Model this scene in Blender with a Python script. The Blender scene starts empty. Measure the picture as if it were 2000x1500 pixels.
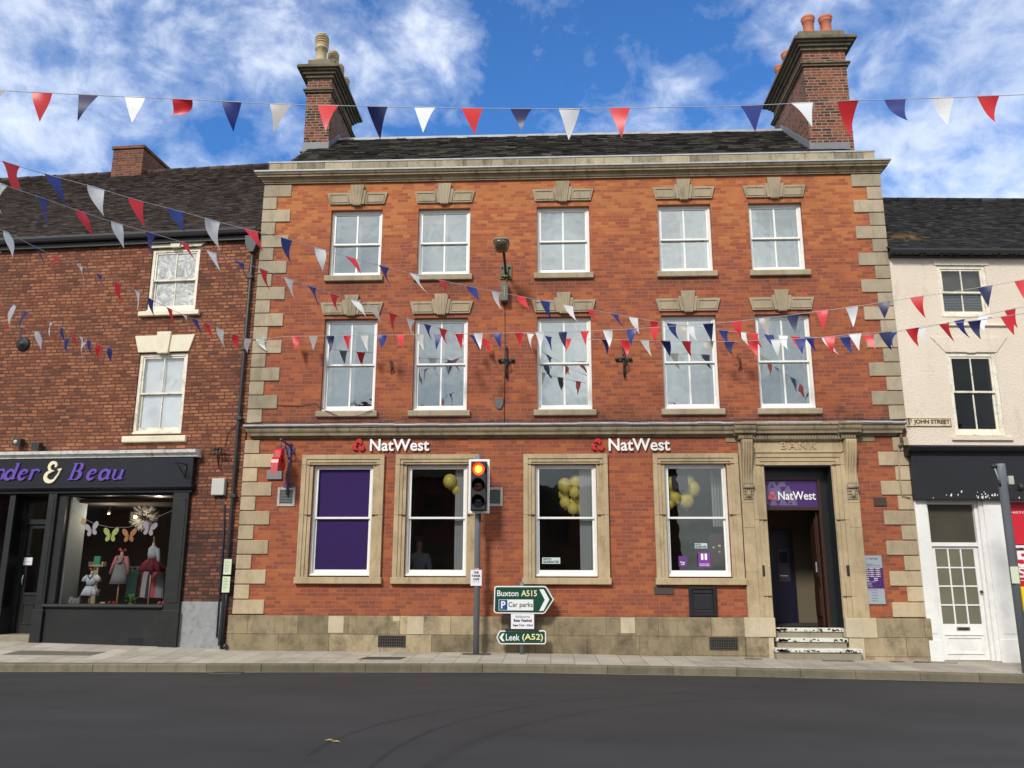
import bpy, bmesh, math, random
from mathutils import Vector, Matrix
random.seed(7)
R = math.radians
sc = bpy.context.scene
col = sc.collection

# ------------------------------------------------------------------ camera
EYE = Vector((0.0, -16.7, 1.5))
YAW, PITCH, ROLL, FPX = R(-2.596), R(12.916), R(0.153), 1618.0
_f = Vector((math.sin(YAW)*math.cos(PITCH), math.cos(YAW)*math.cos(PITCH), math.sin(PITCH)))
_r0 = Vector((math.cos(YAW), -math.sin(YAW), 0)); _u0 = _r0.cross(_f)
CR = math.cos(ROLL)*_r0 + math.sin(ROLL)*_u0
CU = -math.sin(ROLL)*_r0 + math.cos(ROLL)*_u0
cam_d = bpy.data.cameras.new('camera'); cam = bpy.data.objects.new('camera', cam_d); col.objects.link(cam)
cam_d.sensor_width = 36; cam_d.lens = FPX/2000*36; cam_d.clip_end = 2000; cam_d.clip_start = 0.05
m3 = Matrix((CR, CU, -_f)).transposed()
cam.matrix_world = Matrix.Translation(EYE) @ m3.to_4x4()
sc.camera = cam

# ------------------------------------------------------------------ world, sun, exposure
SUN_EL, SUN_AZ = R(37), R(-157)           # azimuth measured from +y towards +x: behind the photographer, a little left
sd = Vector((math.sin(SUN_AZ)*math.cos(SUN_EL), math.cos(SUN_AZ)*math.cos(SUN_EL), math.sin(SUN_EL)))
sun_d = bpy.data.lights.new('sun', 'SUN'); sun = bpy.data.objects.new('sun', sun_d); col.objects.link(sun)
sun_d.energy = 2.1; sun_d.angle = R(10); sun_d.color = (1.0, 0.95, 0.87)
sun.rotation_euler = (-sd).to_track_quat('-Z', 'Y').to_euler()
sc.view_settings.view_transform = 'Standard'; sc.view_settings.look = 'None'
sc.view_settings.gamma = 1; sc.view_settings.exposure = 0.6

class NT:
    def __init__(s, tree): s.t = tree; s.n = tree.nodes; s.l = tree.links
    def node(s, ty, **kw):
        n = s.n.new(ty)
        for k, v in kw.items():
            if k.startswith('i_'):
                key = k[2:]
                n.inputs[int(key) if key.isdigit() else key.replace('_', ' ')].default_value = v
            else: setattr(n, k, v)
        return n
    def put(s, sock, v):
        if isinstance(v, bpy.types.NodeSocket): s.l.new(v, sock)
        elif isinstance(v, (int, float)) or not hasattr(sock.default_value, '__len__'): sock.default_value = v
        elif len(v) == 3 and len(sock.default_value) == 4: sock.default_value = (*v, 1)
        else: sock.default_value = v
    def math(s, op, a, b=0.0, c=None, clamp=False):
        n = s.n.new('ShaderNodeMath'); n.operation = op; n.use_clamp = clamp
        s.put(n.inputs[0], a); s.put(n.inputs[1], b)
        if c is not None: s.put(n.inputs[2], c)
        return n.outputs[0]
    def mix(s, f, a, b, mode='MIX'):
        n = s.n.new('ShaderNodeMix'); n.data_type = 'RGBA'; n.blend_type = mode
        s.put(n.inputs[0], f); s.put(n.inputs[6], a); s.put(n.inputs[7], b)
        return n.outputs[2]
    def ramp(s, f, stops, interp='LINEAR'):
        n = s.n.new('ShaderNodeValToRGB'); cr = n.color_ramp; cr.interpolation = interp
        while len(cr.elements) < len(stops): cr.elements.new(0.5)
        for e, (p, c) in zip(cr.elements, stops):
            e.position = p; e.color = (c, c, c, 1) if isinstance(c, (int, float)) else (*c, 1)
        s.put(n.inputs[0], f); return n.outputs[0]
    def noise(s, vec, scale, detail=4, rough=0.55, dist=0.0):
        n = s.node('ShaderNodeTexNoise'); n.inputs['Scale'].default_value = scale
        n.inputs['Detail'].default_value = detail; n.inputs['Roughness'].default_value = rough
        n.inputs['Distortion'].default_value = dist
        if vec is not None: s.l.new(vec, n.inputs['Vector'])
        return n.outputs['Fac']
    def comb(s, x, y, z):
        n = s.n.new('ShaderNodeCombineXYZ'); s.put(n.inputs[0], x); s.put(n.inputs[1], y); s.put(n.inputs[2], z); return n.outputs[0]
    def sep(s, v):
        n = s.n.new('ShaderNodeSeparateXYZ'); s.l.new(v, n.inputs[0]); return n.outputs
    def vmath(s, op, a, b):
        n = s.n.new('ShaderNodeVectorMath'); n.operation = op; s.put(n.inputs[0], a); s.put(n.inputs[1], b); return n.outputs[0]

w = bpy.data.worlds.new('World'); sc.world = w; w.use_nodes = True
t = NT(w.node_tree); t.n.clear()
out = t.node('ShaderNodeOutputWorld'); bg = t.node('ShaderNodeBackground'); t.l.new(bg.outputs[0], out.inputs[0])
sky = t.node('ShaderNodeTexSky'); sky.sky_type = 'NISHITA'; sky.sun_disc = False
sky.sun_elevation = SUN_EL; sky.sun_rotation = SUN_AZ; sky.air_density = 1.0; sky.dust_density = 0.3; sky.ozone_density = 2.5
SKYT = (0.44, 0.86, 1.30)                  # deep polarised blue of the afternoon sky
tc = t.node('ShaderNodeTexCoord'); d = t.sep(tc.outputs['Generated'])
zz = t.math('ADD', t.math('MAXIMUM', d[2], 0.0), 0.5)
px, py = t.math('DIVIDE', d[0], zz), t.math('DIVIDE', d[1], zz)
dv = t.comb(d[0], t.math('MULTIPLY', d[1], 1.0), t.math('MULTIPLY', d[2], 1.35))
n1 = t.noise(dv, 5.2, 6, 0.55, 0.3)
n2 = t.noise(t.vmath('ADD', dv, (3.1, 7.7, 1.3)), 15.0, 9, 0.62, 0.35)
cl = t.math('ADD', t.math('MULTIPLY', n1, 0.58), t.math('MULTIPLY', n2, 0.42))
az = t.math('DIVIDE', d[0], t.math('MAXIMUM', t.math('ABSOLUTE', d[1]), 0.05))
az = t.math('ADD', az, t.math('MULTIPLY', t.math('SUBTRACT', t.noise(dv, 3.0, 4, 0.6, 0.4), 0.5), 0.55))
side = t.ramp(t.math('ADD', t.math('DIVIDE', az, 1.6), 0.5, clamp=True), [(0.0, 0.58), (0.20, 0.62), (0.32, 0.60), (0.40, 0.42), (0.46, 0.34), (0.56, 0.42), (0.68, 0.46), (0.76, 0.58), (1.0, 0.62)])
side = t.math('MULTIPLY', t.math('SUBTRACT', side, 0.5), 0.72)
behind = t.math('MULTIPLY', t.math('LESS_THAN', d[1], 0.0), 0.38)
low = t.math('MULTIPLY', t.math('SUBTRACT', 0.55, d[2]), 0.12)
cl = t.math('ADD', t.math('ADD', cl, side), t.math('ADD', behind, low))
cf = t.ramp(cl, [(0.45, 0.0), (0.53, 0.18), (0.62, 0.56), (0.74, 0.90)])
shade = t.ramp(t.noise(t.comb(px, py, 1.3), 2.2, 5, 0.6), [(0.3, (5.6, 6.2, 7.2)), (0.62, (8.6, 9.0, 9.6))])
back_k = t.math('LESS_THAN', d[1], 0.0)
grey = t.ramp(t.noise(t.comb(px, py, 4.3), 1.7, 8, 0.62), [(0.36, (2.8, 3.1, 3.3)), (0.5, (6.2, 6.3, 6.2)), (0.62, (11.0, 11.0, 10.6))])
shade = t.mix(back_k, shade, grey)
skc = t.mix(1.0, sky.outputs[0], SKYT, 'MULTIPLY')
t.put(bg.inputs[0], t.mix(cf, skc, shade)); bg.inputs[1].default_value = 0.10

# ------------------------------------------------------------------ frames (bank, left building, right building)
FR = {'B': (0.0, 0.0), 'L': (-6.26, R(-4)), 'R': (7.13, R(3))}
def ray(u, v): return (u-1000)/FPX*CR - (v-750)/FPX*CU + _f
def at(u, v, ly=0.0, fr='B'):
    """photo pixel (2000x1500) -> (local x, z) on the plane local y = ly of a facade frame"""
    x0, ph = FR[fr]; dd = ray(u, v); n = Vector((-math.sin(ph), math.cos(ph), 0))
    O = Vector((x0, 0, 0)) + ly*n
    q = EYE + (n.dot(O-EYE)/n.dot(dd))*dd
    return (q.x-x0)*math.cos(ph)+q.y*math.sin(ph), q.z
def world_mat(fr):
    x0, ph = FR[fr]; return Matrix.Translation((x0, 0, 0)) @ Matrix.Rotation(ph, 4, 'Z')

# ------------------------------------------------------------------ object helpers
ORG = {}
def tag(o, label=None, cat=None, group=None, kind=None):
    if label: o['label'] = label
    if cat: o['category'] = cat
    if group: o['group'] = group
    if kind: o['kind'] = kind
    return o
def thing(name, label, cat, org=(0, 0, 0), fr='B', group=None):
    o = bpy.data.objects.new(name, None); col.objects.link(o); o.empty_display_size = 0.2
    o.matrix_world = world_mat(fr) @ Matrix.Translation(org)
    ORG[o.name] = Vector(org); return tag(o, label, cat, group)
class MB:
    def __init__(s): s.v = []; s.f = []; s.sm = []
    def add(s, vs, fs, smooth=False):
        b = len(s.v); s.v += [tuple(p) for p in vs]; s.f += [tuple(b+i for i in f) for f in fs]; s.sm += [smooth]*len(fs); return s
    def box(s, x0, x1, y0, y1, z0, z1):
        vs = [(x0,y0,z0),(x1,y0,z0),(x1,y1,z0),(x0,y1,z0),(x0,y0,z1),(x1,y0,z1),(x1,y1,z1),(x0,y1,z1)]
        return s.add(vs, [(0,3,2,1),(4,5,6,7),(0,1,5,4),(1,2,6,5),(2,3,7,6),(3,0,4,7)])
    def prism(s, poly, y0, y1):          # poly: (x,z) outline, counter-clockwise seen from -y
        n = len(poly)
        vs = [(x, y0, z) for x, z in poly]+[(x, y1, z) for x, z in poly]
        a = sum(poly[i][0]*poly[(i+1)%n][1]-poly[(i+1)%n][0]*poly[i][1] for i in range(n))
        fs = [tuple(range(n)), tuple(range(2*n-1, n-1, -1))]+[((i+1)%n, i, n+i, n+(i+1)%n) for i in range(n)]
        if a < 0: fs = [tuple(reversed(f)) for f in fs]
        return s.add(vs, fs)
    def xprism(s, prof, x0, x1):         # prof: (y,z) outline swept along x
        n = len(prof); vs = [(x0, y, z) for y, z in prof]+[(x1, y, z) for y, z in prof]
        return s.add(vs, [tuple(range(n)), tuple(range(2*n-1, n-1, -1))]+[((i+1)%n, i, n+i, n+(i+1)%n) for i in range(n)])
    def tube(s, pts, r, seg=8, smooth=True):
        pts = [Vector(p) for p in pts]; rs = r if isinstance(r, (list, tuple)) else [r]*len(pts)
        b = []; up = None
        for i, p in enumerate(pts):
            d_ = (pts[min(i+1, len(pts)-1)]-pts[max(i-1, 0)]).normalized()
            if up is None: up = Vector((0, 0, 1)) if abs(d_.z) < 0.9 else Vector((1, 0, 0))
            a = d_.cross(up).normalized(); c = a.cross(d_).normalized(); up = c
            b += [p+rs[i]*(math.cos(2*math.pi*k/seg)*a+math.sin(2*math.pi*k/seg)*c) for k in range(seg)]
        n = len(pts)
        fs = [(i*seg+k, i*seg+(k+1)%seg, (i+1)*seg+(k+1)%seg, (i+1)*seg+k) for i in range(n-1) for k in range(seg)]
        s.add(b, fs, smooth); m = len(s.v)-len(b)
        s.f += [tuple(m+k for k in range(seg-1, -1, -1)), tuple(m+(n-1)*seg+k for k in range(seg))]; s.sm += [False]*2
        return s
    def lathe(s, prof, o=(0, 0, 0), seg=20, axis='z', smooth=True, sx=1.0, sy=1.0):
        vs = []
        for r, h in prof:
            for k in range(seg):
                a = 2*math.pi*k/seg; ca, sa = r*math.cos(a)*sx, r*math.sin(a)*sy
                vs.append((o[0]+ca, o[1]+sa, o[2]+h) if axis == 'z' else (o[0]+ca, o[1]-h, o[2]+sa))
        n = len(prof)
        fs = [(i*seg+k, i*seg+(k+1)%seg, (i+1)*seg+(k+1)%seg, (i+1)*seg+k) for i in range(n-1) for k in range(seg)]
        fs += [tuple(range(seg-1, -1, -1)), tuple((n-1)*seg+k for k in range(seg))]
        s.add(vs, fs[:-2], smooth); m = len(s.v)-len(vs)
        s.f += [tuple(m+i for i in f) for f in fs[-2:]]; s.sm += [False]*2; return s
    def ball(s, c, r, seg=16, rings=10, sz=1.0, sx=1.0, sy=1.0):
        return s.lathe([(r*math.sin(math.pi*i/rings) or 1e-4, -r*sz*math.cos(math.pi*i/rings)) for i in range(rings+1)], c, seg, sx=sx, sy=sy)
    def wall(s, x0, x1, z0, z1, ops, y0, y1):
        """slab with rectangular openings; front at y0, back at y1"""
        xs = sorted({x0, x1, *[a for o in ops for a in o[:2]]}); zs = sorted({z0, z1, *[a for o in ops for a in o[2:4]]})
        xs = [x for x in xs if x0 <= x <= x1]; zs = [z for z in zs if z0 <= z <= z1]
        solid = lambda x, z: not any(o[0] < x < o[1] and o[2] < z < o[3] for o in ops)
        for i in range(len(xs)-1):
            for j in range(len(zs)-1):
                a, b, c, e = xs[i], xs[i+1], zs[j], zs[j+1]
                if solid((a+b)/2, (c+e)/2):
                    s.add([(a,y0,c),(b,y0,c),(b,y0,e),(a,y0,e)], [(0,1,2,3)])
                    s.add([(a,y1,c),(b,y1,c),(b,y1,e),(a,y1,e)], [(3,2,1,0)])
        for (a, b, c, e) in [o[:4] for o in ops]:
            s.add([(a,y0,c),(b,y0,c),(b,y1,c),(a,y1,c)], [(0,1,2,3)]); s.add([(a,y0,e),(b,y0,e),(b,y1,e),(a,y1,e)], [(3,2,1,0)])
            s.add([(a,y0,c),(a,y1,c),(a,y1,e),(a,y0,e)], [(0,1,2,3)]); s.add([(b,y0,c),(b,y1,c),(b,y1,e),(b,y0,e)], [(3,2,1,0)])
        for X, o in ((x0, (0,1,2,3)), (x1, (3,2,1,0))):
            s.add([(X,y1,z0),(X,y0,z0),(X,y0,z1),(X,y1,z1)], [o])
        s.add([(x0,y0,z1),(x1,y0,z1),(x1,y1,z1),(x0,y1,z1)], [(0,1,2,3)])
        return s
    def build(s, name, mat, parent=None, bevel=0.0, fr='B', subs=0):
        me = bpy.data.meshes.new(name); org = ORG.get(parent.name, Vector((0, 0, 0))) if parent else None
        if parent is None:
            lo = [min(p[i] for p in s.v) for i in range(3)]; hi = [max(p[i] for p in s.v) for i in range(3)]
            org = Vector(((lo[0]+hi[0])/2, (lo[1]+hi[1])/2, lo[2]))
        me.from_pydata([(p[0]-org.x, p[1]-org.y, p[2]-org.z) for p in s.v], [], s.f)
        me.polygons.foreach_set('use_smooth', s.sm); me.materials.append(mat); me.validate(); me.update()
        o = bpy.data.objects.new(name, me); col.objects.link(o); ORG[o.name] = org
        if parent: o.parent = parent
        else: o.matrix_world = world_mat(fr) @ Matrix.Translation(org)
        if bevel:
            b = o.modifiers.new('bevel', 'BEVEL'); b.width = bevel; b.segments = 2; b.limit_method = 'ANGLE'; b.angle_limit = R(40)
        return o
    def text(s, body, x0, x1, z0, z1, y, depth=0.02, bold=0.0, shear=0.0, keep=False, space=1.0):
        cu = bpy.data.curves.new('txt', 'FONT'); cu.body = body; cu.extrude = 0.5; cu.offset = bold; cu.shear = shear; cu.space_character = space
        cu.resolution_u = 3
        to = bpy.data.objects.new('txt', cu); col.objects.link(to)
        dg = bpy.context.evaluated_depsgraph_get(); me = bpy.data.meshes.new_from_object(to.evaluated_get(dg))
        vs = [v.co.copy() for v in me.vertices]; fs = [tuple(p.vertices) for p in me.polygons]
        bpy.data.objects.remove(to); bpy.data.curves.remove(cu); bpy.data.meshes.remove(me)
        ax, bx = min(v.x for v in vs), max(v.x for v in vs); ay, by = min(v.y for v in vs), max(v.y for v in vs)
        kx = (x1-x0)/(bx-ax); kz = (z1-z0)/(by-ay)
        return s.add([(x0+(v.x-ax)*kx, y-depth*(v.z+0.5), z0+(v.y-ay)*kz) for v in vs], fs)

# ------------------------------------------------------------------ materials
MATS = {}
def new_mat(name):
    m = bpy.data.materials.new(name); m.use_nodes = True; t = NT(m.node_tree); t.n.clear()
    o = t.node('ShaderNodeOutputMaterial'); b = t.node('ShaderNodeBsdfPrincipled'); t.l.new(b.outputs[0], o.inputs[0]); MATS[name] = m
    return m, t, b
def bump(t, b, h, dist=0.01, strength=0.5):
    n = t.node('ShaderNodeBump'); n.inputs['Distance'].default_value = dist; n.inputs['Strength'].default_value = strength
    t.l.new(h, n.inputs['Height']); t.l.new(n.outputs[0], b.inputs['Normal'])
def plain(name, c, rough=0.6, var=0.12, scale=6.0, metal=0.0, bmp=0.0, dirt=0.0, dirtc=(0.05, 0.045, 0.035), spec=0.5, dlo=0.5):
    if name in MATS: return MATS[name]
    m, t, b = new_mat(name); tc = t.node('ShaderNodeTexCoord').outputs['Object']
    n = t.noise(tc, scale, 5, 0.6)
    k = t.math('ADD', t.math('MULTIPLY', n, 2*var), 1-var)
    cc = t.mix(1.0, (*c, 1), t.comb(k, k, k), 'MULTIPLY')
    if dirt:
        n3 = t.noise(tc, scale*0.55, 8, 0.72, 0.6)
        cc = t.mix(t.ramp(n3, [(dlo, 0.0), (dlo+(0.22 if dlo > .49 else 0.1), dirt)]), cc, dirtc)
    t.put(b.inputs['Base Color'], cc); b.inputs['Roughness'].default_value = rough; b.inputs['Metallic'].default_value = metal
    b.inputs['Specular IOR Level'].default_value = spec
    if bmp: bump(t, b, t.noise(tc, scale*6, 5, 0.6), 0.01, bmp)
    return m
def emit(name, c, s):
    m, t, b = new_mat(name); b.inputs['Base Color'].default_value = (*c, 1); b.inputs['Emission Color'].default_value = (*c, 1); b.inputs['Emission Strength'].default_value = s; return m

def brick(name, stops, mortar, stain=(0.07, 0.04, 0.035), bw=0.235, bh=0.0755, ms=0.006, wob=0.0, stain_k=0.6, mort_k=0.8, jit=0.0, bstr=0.6, pale=0.0, tone_and_soot=False):
    m, t, b = new_mat(name); tc = t.node('ShaderNodeTexCoord').outputs['Object']; s = t.sep(tc)
    x = t.math('ADD', s[0], s[1]); z = s[2]
    if wob:
        nn = t.noise(tc, 0.9, 3, 0.5); nf = t.noise(tc, 14.0, 3, 0.6)
        z = t.math('ADD', z, t.math('ADD', t.math('MULTIPLY', nn, wob), t.math('MULTIPLY', nf, wob*0.28)))
        x = t.math('ADD', x, t.math('MULTIPLY', t.noise(tc, 9.0, 3, 0.5), wob*0.5))
    bt = t.node('ShaderNodeTexBrick'); bt.offset = 0.5; bt.squash = 0.62; bt.squash_frequency = 3
    t.l.new(t.comb(x, z, 0.0), bt.inputs['Vector'])
    bt.inputs['Color1'].default_value = (0, 0, 0, 1); bt.inputs['Color2'].default_value = (1, 1, 1, 1); bt.inputs['Mortar'].default_value = (0.5, 0.5, 0.5, 1)
    bt.inputs['Scale'].default_value = 1; bt.inputs['Mortar Size'].default_value = ms; bt.inputs['Mortar Smooth'].default_value = 0.25
    bt.inputs['Brick Width'].default_value = bw; bt.inputs['Row Height'].default_value = bh; bt.inputs['Bias'].default_value = 0.0
    rnd = t.math('ADD', bt.outputs['Color'], t.math('MULTIPLY', t.math('SUBTRACT', t.noise(tc, 1.1, 4, 0.6), 0.5), 0.8), clamp=True)
    if tone_and_soot:
        rnd = t.math('ADD', rnd, t.math('MULTIPLY', t.math('SUBTRACT', t.math('MULTIPLY', t.math('SUBTRACT', s[2], 7.9), 0.8, clamp=True), 0.35), 0.55), clamp=True)  # brick colour shifts towards orange higher up the wall
    if tone_and_soot: rnd = t.math('ADD', t.math('MULTIPLY', t.math('SUBTRACT', rnd, 0.5), 0.85), 0.52)
    c = t.ramp(rnd, stops)
    fine = t.noise(tc, 38.0, 4, 0.65)
    k = t.math('ADD', t.math('MULTIPLY', fine, 0.7), 0.65)
    c = t.mix(1.0, c, t.comb(k, k, k), 'MULTIPLY')
    st = t.ramp(t.noise(t.comb(t.math('MULTIPLY', s[0], 1.0), s[1], t.math('MULTIPLY', z, 0.8)), 0.75, 9, 0.72, 0.4), [(0.47, 0.0), (0.75, stain_k)])
    c = t.mix(st, c, stain)
    if tone_and_soot:
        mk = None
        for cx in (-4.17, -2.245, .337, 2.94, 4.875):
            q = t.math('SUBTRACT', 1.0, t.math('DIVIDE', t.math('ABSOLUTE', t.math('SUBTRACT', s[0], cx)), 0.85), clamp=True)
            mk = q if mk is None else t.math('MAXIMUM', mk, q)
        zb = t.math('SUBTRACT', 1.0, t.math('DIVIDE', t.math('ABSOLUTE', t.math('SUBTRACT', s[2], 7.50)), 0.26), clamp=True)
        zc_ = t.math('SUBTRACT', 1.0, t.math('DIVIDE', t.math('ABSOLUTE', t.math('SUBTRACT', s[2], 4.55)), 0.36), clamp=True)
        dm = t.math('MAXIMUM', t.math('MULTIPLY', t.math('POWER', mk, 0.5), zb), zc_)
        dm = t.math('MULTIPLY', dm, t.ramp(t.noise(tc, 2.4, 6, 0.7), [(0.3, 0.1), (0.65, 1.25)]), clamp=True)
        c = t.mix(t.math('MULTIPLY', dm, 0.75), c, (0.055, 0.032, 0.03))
    if pale:
        c = t.mix(t.ramp(t.noise(tc, 2.3, 7, 0.75), [(0.6, 0.0), (0.8, pale)]), c, (0.42, 0.33, 0.26))
    mk = t.math('MULTIPLY', bt.outputs['Fac'], t.math('MULTIPLY', t.ramp(t.noise(tc, 3.0, 5, 0.7), [(0.3, 0.45), (0.7, 1.0)]), mort_k))
    c = t.mix(mk, c, mortar)
    t.put(b.inputs['Base Color'], c); b.inputs['Roughness'].default_value = 0.88; b.inputs['Specular IOR Level'].default_value = 0.25
    h = t.math('ADD', t.math('MULTIPLY', bt.outputs['Fac'], -1.0), t.math('MULTIPLY', fine, 0.5 if not wob else 1.2))
    bump(t, b, h, 0.006 if not wob else 0.014, bstr)
    return m
M_BRICK = brick('orange_brick', [(0.0, (0.20, 0.064, 0.042)), (0.12, (0.25, 0.076, 0.044)), (0.4, (0.31, 0.088, 0.044)), (0.75, (0.385, 0.120, 0.046)), (1.0, (0.48, 0.18, 0.06))], (0.38, 0.225, 0.15), ms=0.0065, mort_k=0.5, stain=(0.13, 0.045, 0.034), stain_k=0.38, pale=0.35, tone_and_soot=True)
M_OLD = brick('old_brick', [(0.0, (0.13, 0.05, 0.034)), (0.2, (0.22, 0.078, 0.045)), (0.6, (0.30, 0.112, 0.058)), (1.0, (0.39, 0.165, 0.085))], (0.05, 0.034, 0.028), bw=0.215, bh=0.074, ms=0.013, wob=0.055, stain=(0.06, 0.035, 0.03), stain_k=0.6, mort_k=0.95, bstr=0.9)
M_OLDDARK = brick('dark_old_brick', [(0.0, (0.05, 0.03, 0.026)), (0.3, (0.10, 0.045, 0.034)), (0.7, (0.16, 0.062, 0.042)), (1.0, (0.25, 0.10, 0.06))], (0.03, 0.025, 0.022), bw=0.215, bh=0.074, ms=0.012, wob=0.055, stain=(0.03, 0.022, 0.02), stain_k=0.7, mort_k=0.95, bstr=0.8)  # darker tone of the old brick, for the low wall piece beside the shopfront
M_CHIM = brick('chimney_brick', [(0.0, (0.035, 0.022, 0.02)), (0.2, (0.08, 0.032, 0.026)), (0.5, (0.17, 0.052, 0.034)), (1.0, (0.26, 0.085, 0.05))], (0.32, 0.27, 0.19), ms=0.012, mort_k=0.9, stain=(0.035, 0.03, 0.028), stain_k=0.5)
M_CHIM2 = brick('plain_chimney_brick', [(0.0, (0.09, 0.036, 0.026)), (1.0, (0.24, 0.09, 0.052))], (0.25, 0.19, 0.14), ms=0.008, stain_k=0.5)
M_OPP = brick('far_side_brick', [(0.0, (0.12, 0.05, 0.03)), (1.0, (0.3, 0.12, 0.07))], (0.25, 0.2, 0.15))

def stone(name, c1, c2, dark=(0.06, 0.052, 0.038), dk=0.6, blocks=None, scale=1.6, island=False, blot=0.25):
    m, t, b = new_mat(name); tc = t.node('ShaderNodeTexCoord').outputs['Object']; s = t.sep(tc)
    n = t.noise(tc, scale, 8, 0.62, 0.3)
    c = t.mix(t.ramp(n, [(0.3, 0.0), (0.7, 1.0)]), c1, c2)
    if island:
        r = t.node('ShaderNodeNewGeometry').outputs['Random Per Island']
        k = t.math('ADD', t.math('MULTIPLY', r, 0.4), 0.8); c = t.mix(1.0, c, t.comb(k, k, k), 'MULTIPLY')
    st = t.noise(t.comb(t.math('MULTIPLY', s[0], 3.2), t.math('MULTIPLY', s[1], 3.2), s[2]), 1.7, 9, 0.75)
    c = t.mix(t.ramp(st, [(0.5, 0.0), (0.72, dk)]), c, dark)
    c = t.mix(t.ramp(t.noise(tc, 2.3, 9, 0.72, 0.15), [(0.46, 0.0), (0.72, blot)]), c, (dark[0]*1.3, dark[1]*1.3, dark[2]*1.3))
    f = t.noise(tc, 45, 4, 0.7); k = t.math('ADD', t.math('MULTIPLY', f, 0.36), 0.82)
    c = t.mix(1.0, c, t.comb(k, k, k), 'MULTIPLY')
    if blocks:
        bt = t.node('ShaderNodeTexBrick'); bt.offset = blocks[2]; t.l.new(t.comb(t.math('ADD', s[0], s[1]), t.math('ADD', s[2], blocks[3]), 0.0), bt.inputs['Vector'])
        bt.inputs['Color1'].default_value = (0.62, 0.60, 0.56, 1); bt.inputs['Color2'].default_value = (1.18, 1.14, 1.05, 1); bt.inputs['Mortar'].default_value = (0.4, 0.37, 0.33, 1)
        bt.inputs['Scale'].default_value = 1; bt.inputs['Mortar Size'].default_value = 0.006; bt.inputs['Brick Width'].default_value = blocks[0]; bt.inputs['Row Height'].default_value = blocks[1]
        c = t.mix(1.0, c, bt.outputs['Color'], 'MULTIPLY')
    t.put(b.inputs['Base Color'], c); b.inputs['Roughness'].default_value = 0.9; b.inputs['Specular IOR Level'].default_value = 0.2
    bump(t, b, t.noise(tc, 30, 6, 0.7), 0.006, 0.5); return m
M_STONE = stone('warm_sandstone', (0.42, 0.32, 0.195), (0.52, 0.415, 0.265), dk=0.4)
M_STONEG = stone('grey_sandstone', (0.32, 0.26, 0.18), (0.42, 0.35, 0.245), dk=0.5)
M_QG = stone('grey_quoin_stone', (0.33, 0.275, 0.195), (0.43, 0.365, 0.265), dk=0.4, island=True)
M_QW = stone('warm_quoin_stone', (0.42, 0.33, 0.215), (0.52, 0.42, 0.285), dk=0.35, island=True)
M_PLINTH = stone('plinth_sandstone', (0.30, 0.25, 0.17), (0.42, 0.35, 0.24), dk=0.6, blocks=(1.0, 0.35, 0.37, 0.0), scale=0.9, blot=0.85)
M_CORN = stone('weathered_cornice_stone', (0.23, 0.185, 0.12), (0.34, 0.275, 0.185), dark=(0.035, 0.03, 0.022), dk=0.85)
M_NEWST = stone('clean_stone_block', (0.50, 0.43, 0.30), (0.56, 0.48, 0.35), dk=0.15)
M_CAP = stone('sooty_stone', (0.13, 0.11, 0.075), (0.21, 0.18, 0.12), dark=(0.02, 0.02, 0.015), dk=0.8)
M_LEAD = plain('lead_sheet', (0.36, 0.38, 0.41), 0.55, 0.3, 5, dirt=0.5)
M_LEADD = plain('dull_lead_flashing', (0.17, 0.18, 0.20), 0.6, 0.2, 5)
M_WHITE = plain('white_gloss_paint', (0.80, 0.81, 0.78), 0.4, 0.05, 7, dirt=0.12, dirtc=(0.35, 0.33, 0.28))
M_CREAM = plain('flaking_cream_paint', (0.78, 0.74, 0.62), 0.6, 0.08, 9, dirt=0.75, dirtc=(0.24, 0.19, 0.14))
M_CREAM2 = plain('cream_masonry_paint', (0.74, 0.68, 0.53), 0.7, 0.06, 6, dirt=0.3, dirtc=(0.42, 0.36, 0.26))
M_SHOP = plain('charcoal_shop_paint', (0.015, 0.017, 0.018), 0.5, 0.2, 3, dirt=0.35, dirtc=(0.05, 0.048, 0.042), spec=0.35)
M_SHOPF = plain('blue_black_fascia_paint', (0.010, 0.012, 0.019), 0.45, 0.12, 3, spec=0.35)
M_BLACK = plain('black_iron', (0.018, 0.018, 0.02), 0.5, 0.2, 8)
M_PIPE = plain('black_cast_pipe', (0.022, 0.025, 0.03), 0.45, 0.2, 6)
M_GREYPOLE = plain('galvanised_grey_paint', (0.17, 0.19, 0.22), 0.45, 0.12, 5)
M_OLDWHITE = plain('chipped_white_shop_paint', (0.80, 0.80, 0.78), 0.45, 0.05, 5, dirt=0.3, dirtc=(0.33, 0.31, 0.28))
M_CONC = plain('cement_render', (0.27, 0.28, 0.29), 0.85, 0.2, 9, bmp=0.5, dirt=0.55, dirtc=(0.07, 0.07, 0.068), dlo=0.5)
M_PURPLE = plain('purple_roller_blind', (0.11, 0.05, 0.30), 0.75, 0.05, 30)
M_BLIND = plain('white_vertical_blind', (0.50, 0.54, 0.54), 0.8, 0.05, 30)
M_NET = plain('pale_window_backing', (0.42, 0.43, 0.41), 0.9, 0.12, 2)
M_CURT = plain('white_net_curtain', (0.86, 0.90, 0.94), 0.9, 0.12, 5)
M_ROOM = plain('dim_room_paint', (0.20, 0.18, 0.14), 0.9, 0.1, 1)
M_ROOMD = plain('dark_shop_wall', (0.045, 0.035, 0.03), 0.9, 0.2, 1)
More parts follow.
